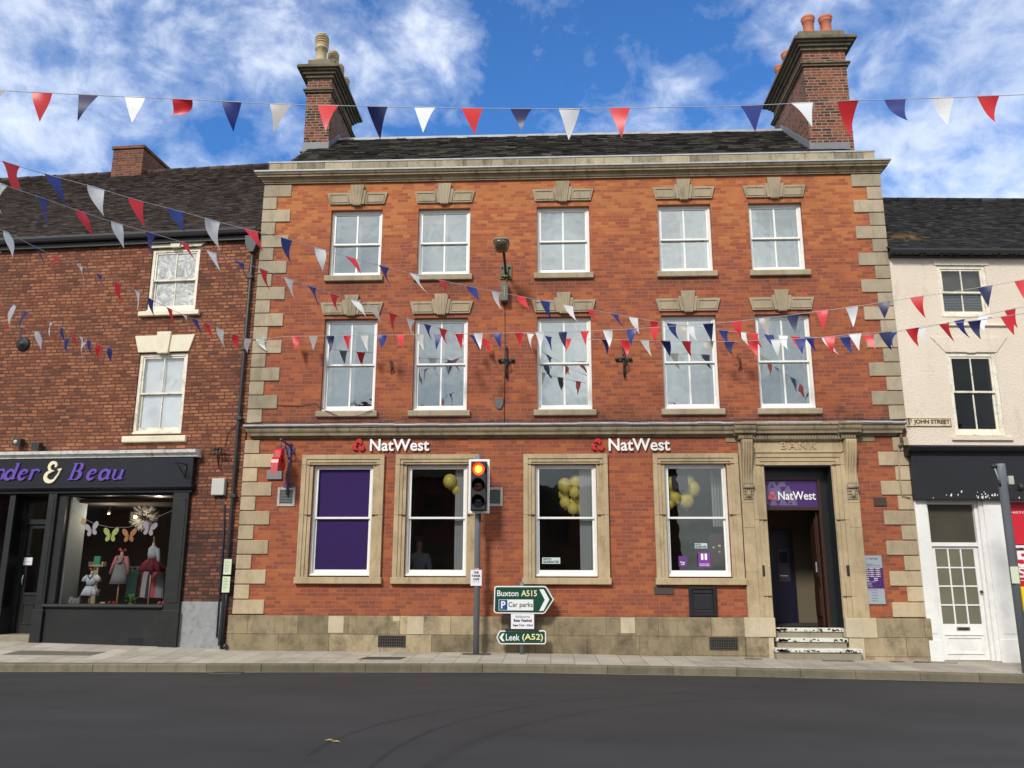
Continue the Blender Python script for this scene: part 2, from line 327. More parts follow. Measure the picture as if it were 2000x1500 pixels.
def balloon_mat():
    m, t, b = new_mat('yellow_balloon_rubber'); o = t.n['Material Output']; b.inputs['Base Color'].default_value = (1.0, 0.84, 0.20, 1); b.inputs['Roughness'].default_value = 0.25
    tl = t.node('ShaderNodeBsdfTranslucent'); tl.inputs[0].default_value = (0.95, 0.82, 0.12, 1)
    mx = t.node('ShaderNodeMixShader'); mx.inputs[0].default_value = 0.12; t.l.new(b.outputs[0], mx.inputs[1]); t.l.new(tl.outputs[0], mx.inputs[2]); t.l.new(mx.outputs[0], o.inputs[0]); return m
M_YEL = balloon_mat()
M_LETW = plain('white_sign_letter', (0.86, 0.86, 0.86), 0.35, 0.02, 5)
M_RED = plain('red_sign_plastic', (0.50, 0.012, 0.018), 0.35, 0.04, 5)
M_PINK = plain('pale_red_sign_edge', (0.62, 0.10, 0.12), 0.35, 0.04, 5)
M_PURP2 = plain('purple_sign_panel', (0.065, 0.02, 0.14), 0.4, 0.05, 5)
M_LILAC = plain('lilac_sign_panel', (0.14, 0.115, 0.23), 0.4, 0.05, 5)
M_GREEN = plain('dark_green_sign_face', (0.006, 0.055, 0.035), 0.35, 0.06, 5)
M_BLUE = plain('blue_parking_panel', (0.012, 0.06, 0.26), 0.35, 0.05, 5)
M_SIGNW = plain('white_sign_sheeting', (0.74, 0.76, 0.76), 0.4, 0.04, 5)
M_YTXT = plain('yellow_sign_lettering', (0.82, 0.76, 0.40), 0.4, 0.03, 5)
M_PAPER = plain('white_paper', (0.74, 0.74, 0.80), 0.8, 0.04, 9)
M_PAPERG = plain('pale_green_notice_paper', (0.62, 0.70, 0.50), 0.8, 0.05, 9)
M_TXT = plain('black_print', (0.02, 0.02, 0.03), 0.7, 0.05, 9)
M_BROWN = plain('varnished_brown_wood', (0.045, 0.018, 0.010), 0.4, 0.25, 12)
M_SLATEM = plain('dark_polished_marble', (0.018, 0.022, 0.024), 0.3, 0.3, 3)
M_REDP = plain('red_sale_poster', (0.58, 0.012, 0.03), 0.45, 0.04, 5)
M_YELP = plain('yellow_plastic', (0.85, 0.60, 0.02), 0.4, 0.04, 5)
M_GREYBOX = plain('pale_grey_plastic', (0.50, 0.50, 0.47), 0.5, 0.08, 8)
M_SILV = plain('silver_sign_panel', (0.33, 0.37, 0.42), 0.4, 0.05, 5)
M_TERRA = plain('terracotta', (0.50, 0.155, 0.085), 0.75, 0.12, 9)
M_BUFF = plain('buff_clay', (0.50, 0.40, 0.23), 0.8, 0.15, 9, dirt=0.6)

def render_wall():
    m, t, b = new_mat('cream_rough_render'); tc = t.node('ShaderNodeTexCoord').outputs['Object']; s = t.sep(tc)
    c = t.mix(t.ramp(t.noise(tc, 1.2, 6, 0.6), [(0.3, 0.0), (0.75, 1.0)]), (0.74, 0.65, 0.54), (0.67, 0.585, 0.48))
    st = t.noise(t.comb(t.math('MULTIPLY', s[0], 3.0), s[1], s[2]), 1.2, 9, 0.75)
    c = t.mix(t.ramp(st, [(0.55, 0.0), (0.8, 0.5)]), c, (0.27, 0.22, 0.17))
    t.put(b.inputs['Base Color'], c); b.inputs['Roughness'].default_value = 0.9
    bump(t, b, t.noise(tc, 22, 5, 0.65), 0.02, 0.8); return m
M_RENDER = render_wall()
def tiles(name, stops, moss=None):
    m, t, b = new_mat(name); tc = t.node('ShaderNodeTexCoord').outputs['Object']
    r = t.node('ShaderNodeNewGeometry').outputs['Random Per Island']
    c = t.ramp(r, stops); k = t.math('ADD', t.math('MULTIPLY', t.noise(tc, 1.3, 6, 0.7), 1.0), 0.5)
    c = t.mix(1.0, c, t.comb(k, k, k), 'MULTIPLY')
    if moss:
        s = t.sep(tc); dx = t.math('SUBTRACT', s[0], moss[0]); dz = t.math('SUBTRACT', s[2], moss[1])
        dd = t.math('SQRT', t.math('ADD', t.math('MULTIPLY', dx, dx), t.math('MULTIPLY', t.math('MULTIPLY', dz, dz), 3.0)))
        a = t.math('MULTIPLY', t.math('SUBTRACT', 1.0, t.math('DIVIDE', dd, 0.9), clamp=True), 1.0)
        mm = t.ramp(t.math('ADD', t.noise(tc, 6, 7, 0.7), t.math('MULTIPLY', a, 0.3)), [(0.68, 0.0), (0.78, 0.5)])
        c = t.mix(t.math('MULTIPLY', mm, t.math('MULTIPLY', a, 2.0, clamp=True)), c, (0.32, 0.17, 0.03))
    t.put(b.inputs['Base Color'], c); b.inputs['Roughness'].default_value = 0.85; b.inputs['Specular IOR Level'].default_value = 0.25; return m
M_TILEB = tiles('grey_stone_slates', [(0.0, (0.028, 0.026, 0.024)), (0.5, (0.065, 0.062, 0.055)), (0.9, (0.12, 0.11, 0.095)), (1.0, (0.2, 0.18, 0.14))])
M_TILEL = tiles('brown_clay_tiles', [(0.0, (0.028, 0.02, 0.017)), (0.5, (0.058, 0.042, 0.035)), (1.0, (0.095, 0.07, 0.055))])
M_TILER = tiles('black_clay_tiles', [(0.0, (0.012, 0.012, 0.012)), (0.6, (0.03, 0.029, 0.028)), (1.0, (0.06, 0.057, 0.052))], moss=(0.7, 8.75))

def glass(name, refl=0.22, tint=(0.9, 0.95, 0.93), wave=0.15):
    m, t, b = new_mat(name); t.n.remove(b); o = t.n['Material Output']
    tr = t.node('ShaderNodeBsdfTransparent'); tr.inputs[0].default_value = (*tint, 1)
    gl = t.node('ShaderNodeBsdfGlossy'); gl.inputs['Roughness'].default_value = 0.015; gl.inputs[0].default_value = (0.92, 0.97, 0.95, 1)
    fr = t.node('ShaderNodeFresnel'); fr.inputs[0].default_value = 1.5
    f = t.math('ADD', t.math('MULTIPLY', fr.outputs[0], 1.2), refl-0.05, clamp=True)
    mx = t.node('ShaderNodeMixShader'); t.l.new(f, mx.inputs[0]); t.l.new(tr.outputs[0], mx.inputs[1]); t.l.new(gl.outputs[0], mx.inputs[2])
    t.l.new(mx.outputs[0], o.inputs[0])
    bn = t.node('ShaderNodeBump'); bn.inputs['Strength'].default_value = wave; bn.inputs['Distance'].default_value = 0.02
    t.l.new(t.noise(t.node('ShaderNodeTexCoord').outputs['Object'], 2.2, 2, 0.5), bn.inputs['Height']); t.l.new(bn.outputs[0], gl.inputs['Normal'])
    return m
M_GLU = glass('sky_reflecting_glass', 0.42, wave=0.25)
M_GLD = glass('clear_window_glass', 0.085, tint=(1,1,1), wave=0.12)
M_GLS = glass('shop_glass', 0.04, tint=(1,1,1), wave=0.05)
def frosted():
    m, t, b = new_mat('whitewashed_glass'); tc = t.node('ShaderNodeTexCoord').outputs['Object']
    n = t.noise(tc, 2.6, 8, 0.75, 3.5)
    t.put(b.inputs['Base Color'], t.ramp(n, [(0.35, (0.20, 0.21, 0.21)), (0.5, (0.45, 0.46, 0.46)), (0.66, (0.78, 0.79, 0.78))]))
    b.inputs['Roughness'].default_value = 0.25; return m
M_FROST = frosted()

def cloth(name, c):
    m, t, b = new_mat(name); o = t.n['Material Output']; t.put(b.inputs['Base Color'], (*c, 1)); b.inputs['Roughness'].default_value = 0.4
    tl = t.node('ShaderNodeBsdfTranslucent'); tl.inputs[0].default_value = (*c, 1)
    mx = t.node('ShaderNodeMixShader'); mx.inputs[0].default_value = 0.3; t.l.new(b.outputs[0], mx.inputs[1]); t.l.new(tl.outputs[0], mx.inputs[2]); t.l.new(mx.outputs[0], o.inputs[0]); return m
PEN = {'r': cloth('red_bunting_plastic', (0.72, 0.035, 0.045)), 'b': cloth('blue_bunting_plastic', (0.025, 0.045, 0.24)), 'n': cloth('navy_bunting_plastic', (0.010, 0.013, 0.085)), 'w': cloth('white_bunting_plastic', (0.84, 0.86, 0.88)), 'g': cloth('grey_white_bunting_plastic', (0.42, 0.41, 0.38))}
M_CORD = plain('grey_white_cord', (0.42, 0.43, 0.45), 0.7, 0.05, 5)

def asphalt():
    m, t, b = new_mat('asphalt'); tc = t.node('ShaderNodeTexCoord').outputs['Object']; s = t.sep(tc)
    g = t.noise(tc, 90, 3, 0.7); n = t.noise(tc, 0.35, 5, 0.6)
    v = t.math('ADD', t.math('MULTIPLY', g, 0.045), t.math('MULTIPLY', n, 0.03)); v = t.math('ADD', v, 0.002)
    c = t.comb(t.math('MULTIPLY', v, 1.0), t.math('MULTIPLY', v, 0.98), t.math('MULTIPLY', v, 1.0))
    lg = t.ramp(t.noise(t.comb(t.math('MULTIPLY', s[0], 0.35), s[1], 0.0), 1.3, 6, 0.65), [(0.35, 0.88), (0.65, 1.14)]); c = t.mix(1.0, c, lg, 'MULTIPLY')
    ag = t.node('ShaderNodeTexVoronoi'); ag.inputs['Scale'].default_value = 70; t.l.new(tc, ag.inputs['Vector'])
    c = t.mix(t.ramp(ag.outputs['Distance'], [(0.0, 0.35), (0.35, 0.0)]), c, (0.09, 0.088, 0.085))
    sp = t.noise(tc, 120, 2, 0.6); c = t.mix(t.ramp(sp, [(0.70, 0.0), (0.78, 0.35)]), c, (0.32, 0.32, 0.30))
    gp = t.sep(t.node('ShaderNodeNewGeometry').outputs['Position'])
    for cx, cy, rr, wd, k in TYRES:
        dx = t.math('SUBTRACT', gp[0], cx); dy = t.math('SUBTRACT', gp[1], cy)
        dd = t.math('ABSOLUTE', t.math('SUBTRACT', t.math('SQRT', t.math('ADD', t.math('MULTIPLY', dx, dx), t.math('MULTIPLY', dy, dy))), rr))
        a = t.math('MULTIPLY', t.math('SUBTRACT', 1.0, t.math('DIVIDE', dd, wd), clamp=True), k)
        a = t.math('MULTIPLY', a, t.math('LESS_THAN', gp[0], 3.2)); a = t.math('MULTIPLY', a, t.math('GREATER_THAN', dy, 0.0))
        a = t.math('MULTIPLY', a, t.ramp(t.noise(tc, 3.0, 4, 0.6), [(0.3, 0.35), (0.7, 1.0)]))
        c = t.mix(a, c, (0.006, 0.006, 0.007))
    t.put(b.inputs['Base Color'], c); b.inputs['Roughness'].default_value = 0.8; b.inputs['Specular IOR Level'].default_value = 0.3
    bump(t, b, g, 0.008, 0.7); return m
def circ(p, q, r):
    ax, ay = p; bx, by = q; cx, cy = r; d_ = 2*(ax*(by-cy)+bx*(cy-ay)+cx*(ay-by))
    ux = ((ax*ax+ay*ay)*(by-cy)+(bx*bx+by*by)*(cy-ay)+(cx*cx+cy*cy)*(ay-by))/d_
    uy = ((ax*ax+ay*ay)*(cx-bx)+(bx*bx+by*by)*(ax-cx)+(cx*cx+cy*cy)*(bx-ax))/d_
    return ux, uy, math.hypot(ax-ux, ay-uy)
def ground(u, v, z=-0.09):
    dd = ray(u, v); q = EYE+((z-EYE.z)/dd.z)*dd; return q.x, q.y
TYRES = [(*circ(ground(745, 1500), ground(960, 1406), ground(1225, 1363)), 0.045, 0.75), (*circ(ground(600, 1495), ground(720, 1436), ground(880, 1398)), 0.045, 0.7), (*circ(ground(900, 1480), ground(1130, 1405), ground(1390, 1370)), 0.10, 0.4)]
M_ASPH = asphalt()
def paving():
    m, t, b = new_mat('worn_paving_slabs'); tc = t.node('ShaderNodeTexCoord').outputs['Object']; s = t.sep(tc)
    bt = t.node('ShaderNodeTexBrick'); bt.offset = 0.5; t.l.new(t.comb(s[1], s[0], 0.0), bt.inputs['Vector'])
    bt.inputs['Color1'].default_value = (0.36, 0.325, 0.27, 1); bt.inputs['Color2'].default_value = (0.46, 0.42, 0.35, 1); bt.inputs['Mortar'].default_value = (0.14, 0.13, 0.11, 1)
    bt.inputs['Scale'].default_value = 1; bt.inputs['Mortar Size'].default_value = 0.006; bt.inputs['Brick Width'].default_value = 0.66; bt.inputs['Row Height'].default_value = 0.42
    c = bt.outputs['Color']; k = t.math('ADD', t.math('MULTIPLY', t.noise(tc, 1.1, 8, 0.7), 0.8), 0.6)
    c = t.mix(1.0, c, t.comb(k, k, k), 'MULTIPLY')
    c = t.mix(t.ramp(t.noise(tc, 16, 4, 0.6), [(0.62, 0.0), (0.72, 0.35)]), c, (0.09, 0.085, 0.075))
    gv = t.node('ShaderNodeTexVoronoi'); gv.inputs['Scale'].default_value = 3.2; t.l.new(tc, gv.inputs['Vector'])
    c = t.mix(t.ramp(gv.outputs['Distance'], [(0.06, 0.55), (0.085, 0.0)]), c, (0.12, 0.115, 0.105))
    c = t.mix(t.ramp(t.noise(tc, 0.55, 9, 0.75, 0.8), [(0.52, 0.0), (0.66, 0.45)]), c, (0.15, 0.135, 0.11))
    t.put(b.inputs['Base Color'], c); b.inputs['Roughness'].default_value = 0.85; bump(t, b, t.noise(tc, 50, 4, 0.6), 0.005, 0.4); return m
M_PAVE = paving()
M_KERB = stone('kerb_stone', (0.13, 0.115, 0.08), (0.20, 0.175, 0.125), dark=(0.05, 0.045, 0.03), dk=0.6, island=True)
M_CHANNEL = plain('pale_channel_line', (0.30, 0.27, 0.21), 0.9, 0.35, 6, dirt=0.5)

# ================================================================== THE STREET
def lerp(tab, x):
    if x <= tab[0][0]: return tab[0][1]+(x-tab[0][0])*(tab[1][1]-tab[0][1])/(tab[1][0]-tab[0][0])
    for (a, p), (b, q) in zip(tab, tab[1:]):
        if x <= b: return p+(q-p)*(x-a)/(b-a)
    (a, p), (b, q) = tab[-2:]; return q+(x-b)*(q-p)/(b-a)
def zwall(x): return lerp([(-11, .145), (-7.3, .082), (-6.2, .034), (-.7, .028), (4, -.035), (7.2, -.07), (8.75, -.10), (11, -.14)], x)
def zkerb(x): return lerp([(-9.5, -.048), (-.65, .008), (3.5, -.03), (7.7, -.096), (11, -.15)], x)
KY, KH = -2.0, 0.13
XS = [-60, -30, -18, -14]+[-12+i*0.5 for i in range(49)]+[14, 18, 30, 60]
zc = lambda f, x: f(max(-14, min(14, x)))
p = MB()
ys = [0.45, 0.0, -0.7, -1.4, KY+0.14]
vs = []; 
for x in XS:
    for y in ys:
        k = max(0, min(1, -y/(-KY))); vs.append((x, y, zc(zwall, x)*(1-k)+zc(zkerb, x)*k))
n = len(ys); p.add(vs, [(i*n+j, i*n+j+1, (i+1)*n+j+1, (i+1)*n+j) for i in range(len(XS)-1) for j in range(n-1)])
tag(p.build('pavement', M_PAVE), kind='structure')
k = MB(); x = -13.7
while x < 13:
    L = random.choice([0.9, 1.05, 1.1, 0.95]); a, b = x+0.004, x+L-0.004
    za, zb = zkerb(a), zkerb(b); dy = random.uniform(-.006, .006)
    prof = lambda z: [(KY+0.14, z), (KY+dy+0.025, z), (KY+dy, z-0.022), (KY+dy-.01, z-KH-.1), (KY+0.14, z-KH-.1)]
    vs = [(a, y, z) for y, z in prof(za+.004)]+[(b, y, z) for y, z in prof(zb+.004)]
    k.add(vs, [(4,3,2,1,0), (5,6,7,8,9)]+[(i, (i+1)%5, 5+(i+1)%5, 5+i) for i in range(5)]); x += L
tag(k.build('kerb', M_KERB), kind='structure')
def zroad(x, y):
    k = min(1.0, (KY-y)/13.0); return zc(zkerb, x)-KH+0.10*math.sin(math.pi*k)+0.03*k
r = MB(); ys = [KY+0.05, KY-.3, KY-.7, -3.2, -4, -5, -6, -7, -8, -9, -10, -12, -13.5, -15.0]
vs = [(x, y, zroad(x, y)) for x in XS for y in ys]; n = len(ys)
r.add(vs, [(i*n+j, i*n+j+1, (i+1)*n+j+1, (i+1)*n+j) for i in range(len(XS)-1) for j in range(n-1)], True)
tag(r.build('road', M_ASPH), kind='structure')
c = MB()
for i in range(96):
    a, b = -12+i*.25, -12+(i+1)*.25
    f = lambda x: KY-0.045-0.012*math.sin(x*1.7)-(0.055*math.exp(-((x+5.35)/.55)**2))
    c.add([(a, f(a), zroad(a, f(a))+.004), (b, f(b), zroad(b, f(b))+.004), (b, KY-.012, zroad(b, KY)+.006), (a, KY-.012, zroad(a, KY)+.006)], [(0,1,2,3)])
tag(c.build('gutter_line', M_CHANNEL), kind='structure')
g = MB(); g.box(-60, 60, -26, -15.0, -.35, -.10); tag(g.build('far_pavement', M_PAVE), kind='structure')
g = MB(); g.add([(-600, -600, -.6), (600, -600, -.6), (600, 600, -.6), (-600, 600, -.6)], [(0,1,2,3)])
tag(g.build('ground', plain('distant_ground', (0.10, 0.10, 0.09), 0.9)), kind='structure')

def flat_on(name, mat, x0, x1, y0, y1, label, cat, slots=None, road=False, skew=0.0):
    zf = (lambda x, y: zroad(x, y)) if road else (lambda x, y: zwall(x)*(1+y/2.0)+zkerb(x)*(-y/2.0))
    m = MB(); e = 0.006
    q = [(x0-skew, y0), (x1-skew, y0), (x1, y1), (x0, y1)]
    m.add([(a, b, zf(a, b)+e) for a, b in q]+[(a, b, zf(a, b)-.01) for a, b in q], [(0,1,2,3), (0,4,5,1), (1,5,6,2), (2,6,7,3), (3,7,4,0)])
    o = tag(m.build(name, mat), label, cat)
    if slots:
        s = MB()
        for i in range(slots):
            a = x0+(x1-x0)*(i+.25)/slots; b = x0+(x1-x0)*(i+.7)/slots
            s.add([(a-.03, y0+.02, zf(a, y0)+e+.003), (b-.03, y0+.02, zf(b, y0)+e+.003), (b+.03, y1-.02, zf(b, y1)+e+.003), (a+.03, y1-.02, zf(a, y1)+e+.003)], [(0,1,2,3)])
        ORG[o.name] = ORG.get(o.name); s.build('slot', M_BLACKHOLE, o)
    return o
M_BLACKHOLE = plain('dark_void', (0.006, 0.006, 0.006), 0.9, 0.0)
M_COVER = plain('rusty_iron_cover', (0.075, 0.06, 0.048), 0.6, 0.25, 20, bmp=0.6)
M_COVERG = plain('worn_iron_cover', (0.14, 0.13, 0.11), 0.6, 0.3, 20, bmp=0.6)
flat_on('drain_cover', M_COVER, -3.36, -2.62, -1.32, -.95, 'dark rusty rectangular cover in the pavement before the purple window', 'cover', skew=.07)
flat_on('drain_grating', M_COVERG, -5.75, -5.22, KY-.30, KY-.02, 'slotted iron gully grating in the road against the kerb', 'drain', slots=7, road=True)
flat_on('utility_cover', M_COVERG, 5.05, 5.62, -.50, -.18, 'worn plate in the pavement in front of the bank steps', 'cover', skew=.05)
flat_on('utility_cover', M_COVER, 3.62, 3.92, -.42, -.26, 'small brown cover in the pavement left of the bank steps', 'cover')
flat_on('utility_cover', M_SLATEM, 6.75, 7.55, -.40, -.22, 'long dark cover in the pavement by the right corner of the bank', 'cover', skew=.1)
flat_on('utility_cover', M_COVER, 6.28, 6.52, -.40, -.26, 'small round-cornered cover between the bank steps and the corner', 'cover')
flat_on('inspection_cover', M_COVERG, -10.0, -8.35, -1.15, -.75, 'long double inspection cover in the pavement before the dark shopfront', 'cover', skew=.1)
l = MB()
for (u, v, s_) in ((642, 1464, .05), (655, 1467, .045)):
    gx, gy = ground(u, v); zz_ = zroad(gx, gy); l.add([(gx-s_, gy, zz_+.006), (gx, gy-.02, zz_+.012), (gx+s_, gy, zz_+.006), (gx, gy+.03, zz_+.014)], [(0,1,2,3)])
tag(l.build('fallen_leaf', plain('yellow_leaf', (0.45, 0.36, 0.12), 0.8)), 'two small pale yellow leaves lying on the dark road', 'leaves')

# ================================================================== SASH WINDOWS
def pocket(mb, x0, x1, z0, z1, t, y0, y1, tb=None, tt=None):    # rectangular ring
    tb = tb or t; tt = tt or t
    mb.box(x0, x0+t, y0, y1, z0, z1); mb.box(x1-t, x1, y0, y1, z0, z1)
    mb.box(x0+t, x1-t, y0+.002, y1-.002, z0, z0+tb); mb.box(x0+t, x1-t, y0+.002, y1-.002, z1-tt, z1)
def sash_window(par, x0, x1, z0, z1, bars=True, recess=0.10, mat=None, gl=None, back=None, box=0.05, rail=0.5, name='window', blind=None, bw=0.024, behind=0.14):
    mat = mat or M_WHITE; gl = gl or M_GLU
    f = MB(); pocket(f, x0, x1, z0, z1, box, recess, recess+.14, tb=box*1.1); f.box(x0+.005, x1-.005, recess-.035, recess+.02, z0-.0, z0+.035)
    w_ = f.build(name, mat, par, bevel=0.004)
    a, b = x0+box+.001, x1-box-.001; zb, zt = z0+box*1.1+.001, z1-box-.001; zm = zb+(zt-zb)*rail; s_ = .038
    for nm, lo, hi, y, tb, tt in (('sash', zm-.02, zt, recess+.02, .04, s_), ('sash', zb, zm+.018, recess+.065, .07, .036)):
        m = MB(); pocket(m, a, b, lo, hi, s_, y, y+.042, tb=tb, tt=tt)
        if bars: m.box((a+b)/2-bw/2, (a+b)/2+bw/2, y+.003, y+.038, lo+tb-.002, hi-tt+.002)
        m.build(nm, mat, w_, bevel=0.003)
        MB().add([(a+s_-.004, y+.022, lo+tb-.004), (b-s_+.004, y+.022, lo+tb-.004), (b-s_+.004, y+.022, hi-tt+.004), (a+s_-.004, y+.022, hi-tt+.004)], [(0,1,2,3)]).build('glass', gl, w_)
    if back:
        y = recess+behind
        MB().box(x0+.03, x1-.03, y+.03, y+.045, z0+.03, z1-.03).build('curtain' if back in (M_CURT,) else 'backing', back, w_)
    return w_
def sill(par, x0, x1, z0, z1, proj, mat, win):
    m = MB().xprism([(-proj, z0+.012), (-proj+.012, z0), (.10, z0), (.10, z1), (-proj+.02, z1-.012), (-proj, z1-.03)], x0, x1)
    return m.build('sill', mat, win, bevel=.004)

# ================================================================== THE BANK
bank = thing('bank_building', 'three-storey orange brick bank with pale stone quoins, cornice and two tall chimneys', 'building')
ZT = [(c-.567, c+.567, 7.755, 9.285) for c in (-4.17, -2.245, .337, 2.94, 4.875)]
ZF = [(c-.567, c+.567, 4.79, 6.785) for c in (-4.183, -2.26, .33, 2.927, 4.86)]
ZG = [(c-.614, c+.614, 1.455, 3.663) for c in (-4.193, -2.27, .325, 2.92)]
DX0, DX1, DZ0, DZ1 = 4.27, 5.60, .50, 3.626
XL, XR = -6.25, 7.13
ops = ZT+ZF+[(a, b, c-.02, d_) for a, b, c, d_ in ZG]+[(DX0-.02, DX1+.02, -.3, DZ1)]
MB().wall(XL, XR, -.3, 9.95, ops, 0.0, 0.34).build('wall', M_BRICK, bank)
sw = MB(); sw.box(XL, XL+.3, .34, 6.2, -.3, 9.95); sw.box(XR-.3, XR, .34, 6.2, -.3, 9.95)
sw.prism([(XL, 0), (XL, 0), (XL, 0)], 0, 0) if False else None
for xx in (XL+.001, XR-.301):      # gable triangles
    sw.add([(xx, .4, 9.95), (xx+.3, .4, 9.95), (xx+.3, 3.2, 12.6), (xx, 3.2, 12.6), (xx, 6.2, 9.95), (xx+.3, 6.2, 9.95)], [(0,3,4), (1,5,2), (0,1,2,3), (3,2,5,4)])
sw.build('gable_wall', M_CHIM2, bank)
# rooms behind the glass
rm = MB()
rm.box(XL+.3, XR-.3, 4.3, 4.4, .3, 9.9)
for z in (.38, 4.32, 7.3, 9.72): rm.box(XL+.3, XR-.3, .343, 4.3, z, z+.1)
rm.box(4.0, 4.12, .343, 4.3, .5, 4.3); rm.box(-.95, -.85, .343, 4.3, .5, 9.7); rm.box(-3.3, -3.2, .343, 4.3, .5, 9.7)
rm.build('interior', M_ROOM, bank)

# plinth with a chamfered top
def plinth(x0, x1):
    return MB().xprism([(-.07, -.3), (.04, -.3), (.04, .70), (-.055, .70), (-.07, .685)], x0, x1)
m = plinth(XL-.075, 3.70)
m.v += []; m.build('plinth', M_PLINTH, bank, bevel=.006)
m = plinth(6.18, XR+.07); m.build('plinth', M_PLINTH, bank, bevel=.006)
m = MB()
for x0, x1, z0, z1 in ((-4.33, -4.03, .375, .69), (-2.78, -2.46, .36, .69), (1.35, 1.62, .40, .69), (-3.06, -2.93, .60, .692)):
    MB().box(x0, x1, -.0735, -.06, z0, z1).build('patched_stone', M_NEWST, bank)
# quoins
def quoins(side, top, n, pitch, first_long, mat, y0=-.028):
    q = MB()
    for i in range(n):
        lng = (i % 2 == 0) == first_long; wd = .60 if lng else .29; z1 = top-i*pitch; z0 = z1-pitch+.016
        j = random.uniform(-.006, .006); yy = y0+random.uniform(-.003, .003)
        if side < 0: q.box(XL-.022, XL+wd+j, yy, .12, z0, z1)
        else: q.box(XR-wd-j, XR+.022, yy, .12, z0, z1)
    return q
quoins(-1, 9.90, 18, .2985, True, M_QG).build('quoins', M_QG, bank, bevel=.012)
quoins(1, 9.90, 18, .2985, True, M_QG).build('quoins', M_QG, bank, bevel=.012)
quoins(-1, 4.18, 12, .29, False, M_QW).build('quoins', M_QW, bank, bevel=.012)
quoins(1, 4.18, 12, .29, False, M_QW).build('quoins', M_QW, bank, bevel=.012)
# main cornice, parapet, lead
cp = [(.02, 9.915), (-.05, 9.915), (-.05, 9.945), (-.075, 9.95), (-.085, 9.99), (-.12, 10.02), (-.165, 10.03), (-.165, 10.065), (-.19, 10.075), (-.215, 10.12), (-.215, 10.145), (.02, 10.17)]
def ret(prof, x0, x1):             # moulding swept along the front and returned at both ends (mitred)
    mb = MB(); n = len(prof); vs = []
    for (sx, X) in ((-1, x0), (1, x1)):
        vs += [(X+sx*max(0, -y), y, z) for y, z in prof]
    vs = vs[:n]+vs[n:]
    L = [(x0-max(0, -y), .5, z) for y, z in prof]; Rr = [(x1+max(0, -y), .5, z) for y, z in prof]
    allv = L+vs[:n]+vs[n:]+Rr; fs = []
    for s_ in range(3):
        for i in range(n):
            fs.append((s_*n+i, (s_+1)*n+i, (s_+1)*n+(i+1)%n, s_*n+(i+1)%n))
    fs += [tuple(range(n)), tuple(range(4*n-1, 3*n-1, -1))]
    return mb.add(allv, fs)
ret([(y, z) for y, z in reversed(cp)], XL+.02, XR-.02).build('cornice', M_CORN, bank)
lead = MB()
lead.xprism([(-.222, 10.147), (.02, 10.172), (.02, 10.182), (-.226, 10.160), (-.230, 10.125), (-.222, 10.125)], XL-.20, XR+.20)
lead.xprism([(-.022, 10.448), (.33, 10.468), (.33, 10.482), (-.026, 10.464), (-.028, 10.43), (-.022, 10.43)], XL+.04, XR-.03)
lead.build('lead_flashing', M_LEAD, bank)
M_PARA = stone('parapet_stone', (0.33, 0.29, 0.21), (0.43, 0.38, 0.28), dark=(0.06, 0.05, 0.03), dk=0.9, blocks=(0.62, 0.6, 0.5, 0.0), scale=2.5)
MB().xprism([(-.015, 10.18), (.32, 10.18), (.32, 10.448), (-.015, 10.44)], XL+.05, XR-.05).build('parapet', M_PARA, bank, bevel=.008)

# roof of stone slates
def tile_roof(mb, x0, x1, y0, z0, y1, z1, tw, ex, th=.016, lip=.012, jit=.004):
    L = math.hypot(y1-y0, z1-z0); dy, dz = (y1-y0)/L, (z1-z0)/L; ny, nz = -dz, dy; k = 0; s = 0.0
    while s < L-.01:
        x = x0-(tw/2 if k % 2 else 0); e = min(ex+.03, L-s)
        while x < x1:
            w_ = tw*random.uniform(.86, 1.14); a, b = max(x, x0)+.002, min(x+w_, x1)-.001
            if b-a > .02:
                j = random.uniform(-jit, jit); h0 = lip+th+j; h1 = th*.4; j2 = random.uniform(-.006, .006)
                P = lambda X, S, H: (X, y0+dy*S+ny*H, z0+dz*S+nz*H)
                mb.add([P(a, s+j2, h0), P(b, s+j2, h0+random.uniform(-.003, .003)), P(b, s+e, h1), P(a, s+e, h1), P(a, s+j2, h0-th), P(b, s+j2, h0-th)], [(0,1,2,3), (4,5,1,0), (4,0,3), (5,2,1)])
            x += w_
        s += ex; k += 1
RY0, RZ0, RY1, RZ1 = .33, 10.42, 3.25, 12.80
rf = MB(); tile_roof(rf, XL+.18, XR-.10, RY0, RZ0, RY1, RZ1, .27, .135, th=.024, lip=.02, jit=.012)
rf.add([(XL+.1, RY0, RZ0), (XR-.1, RY0, RZ0), (XR-.1, RY1, RZ1), (XL+.1, RY1, RZ1), (XL+.1, 6.3, 10.3), (XR-.1, 6.3, 10.3)], [(0,1,2,3), (3,2,5,4)])
roof = rf.build('roof', M_TILEB, bank)
MB().xprism([(RY1-.10, RZ1-.04), (RY1-.09, RZ1+.03), (RY1, RZ1+.09), (RY1+.09, RZ1+.03), (RY1+.10, RZ1-.04)], XL+.2, XR-.7).build('ridge', M_LEAD, roof)

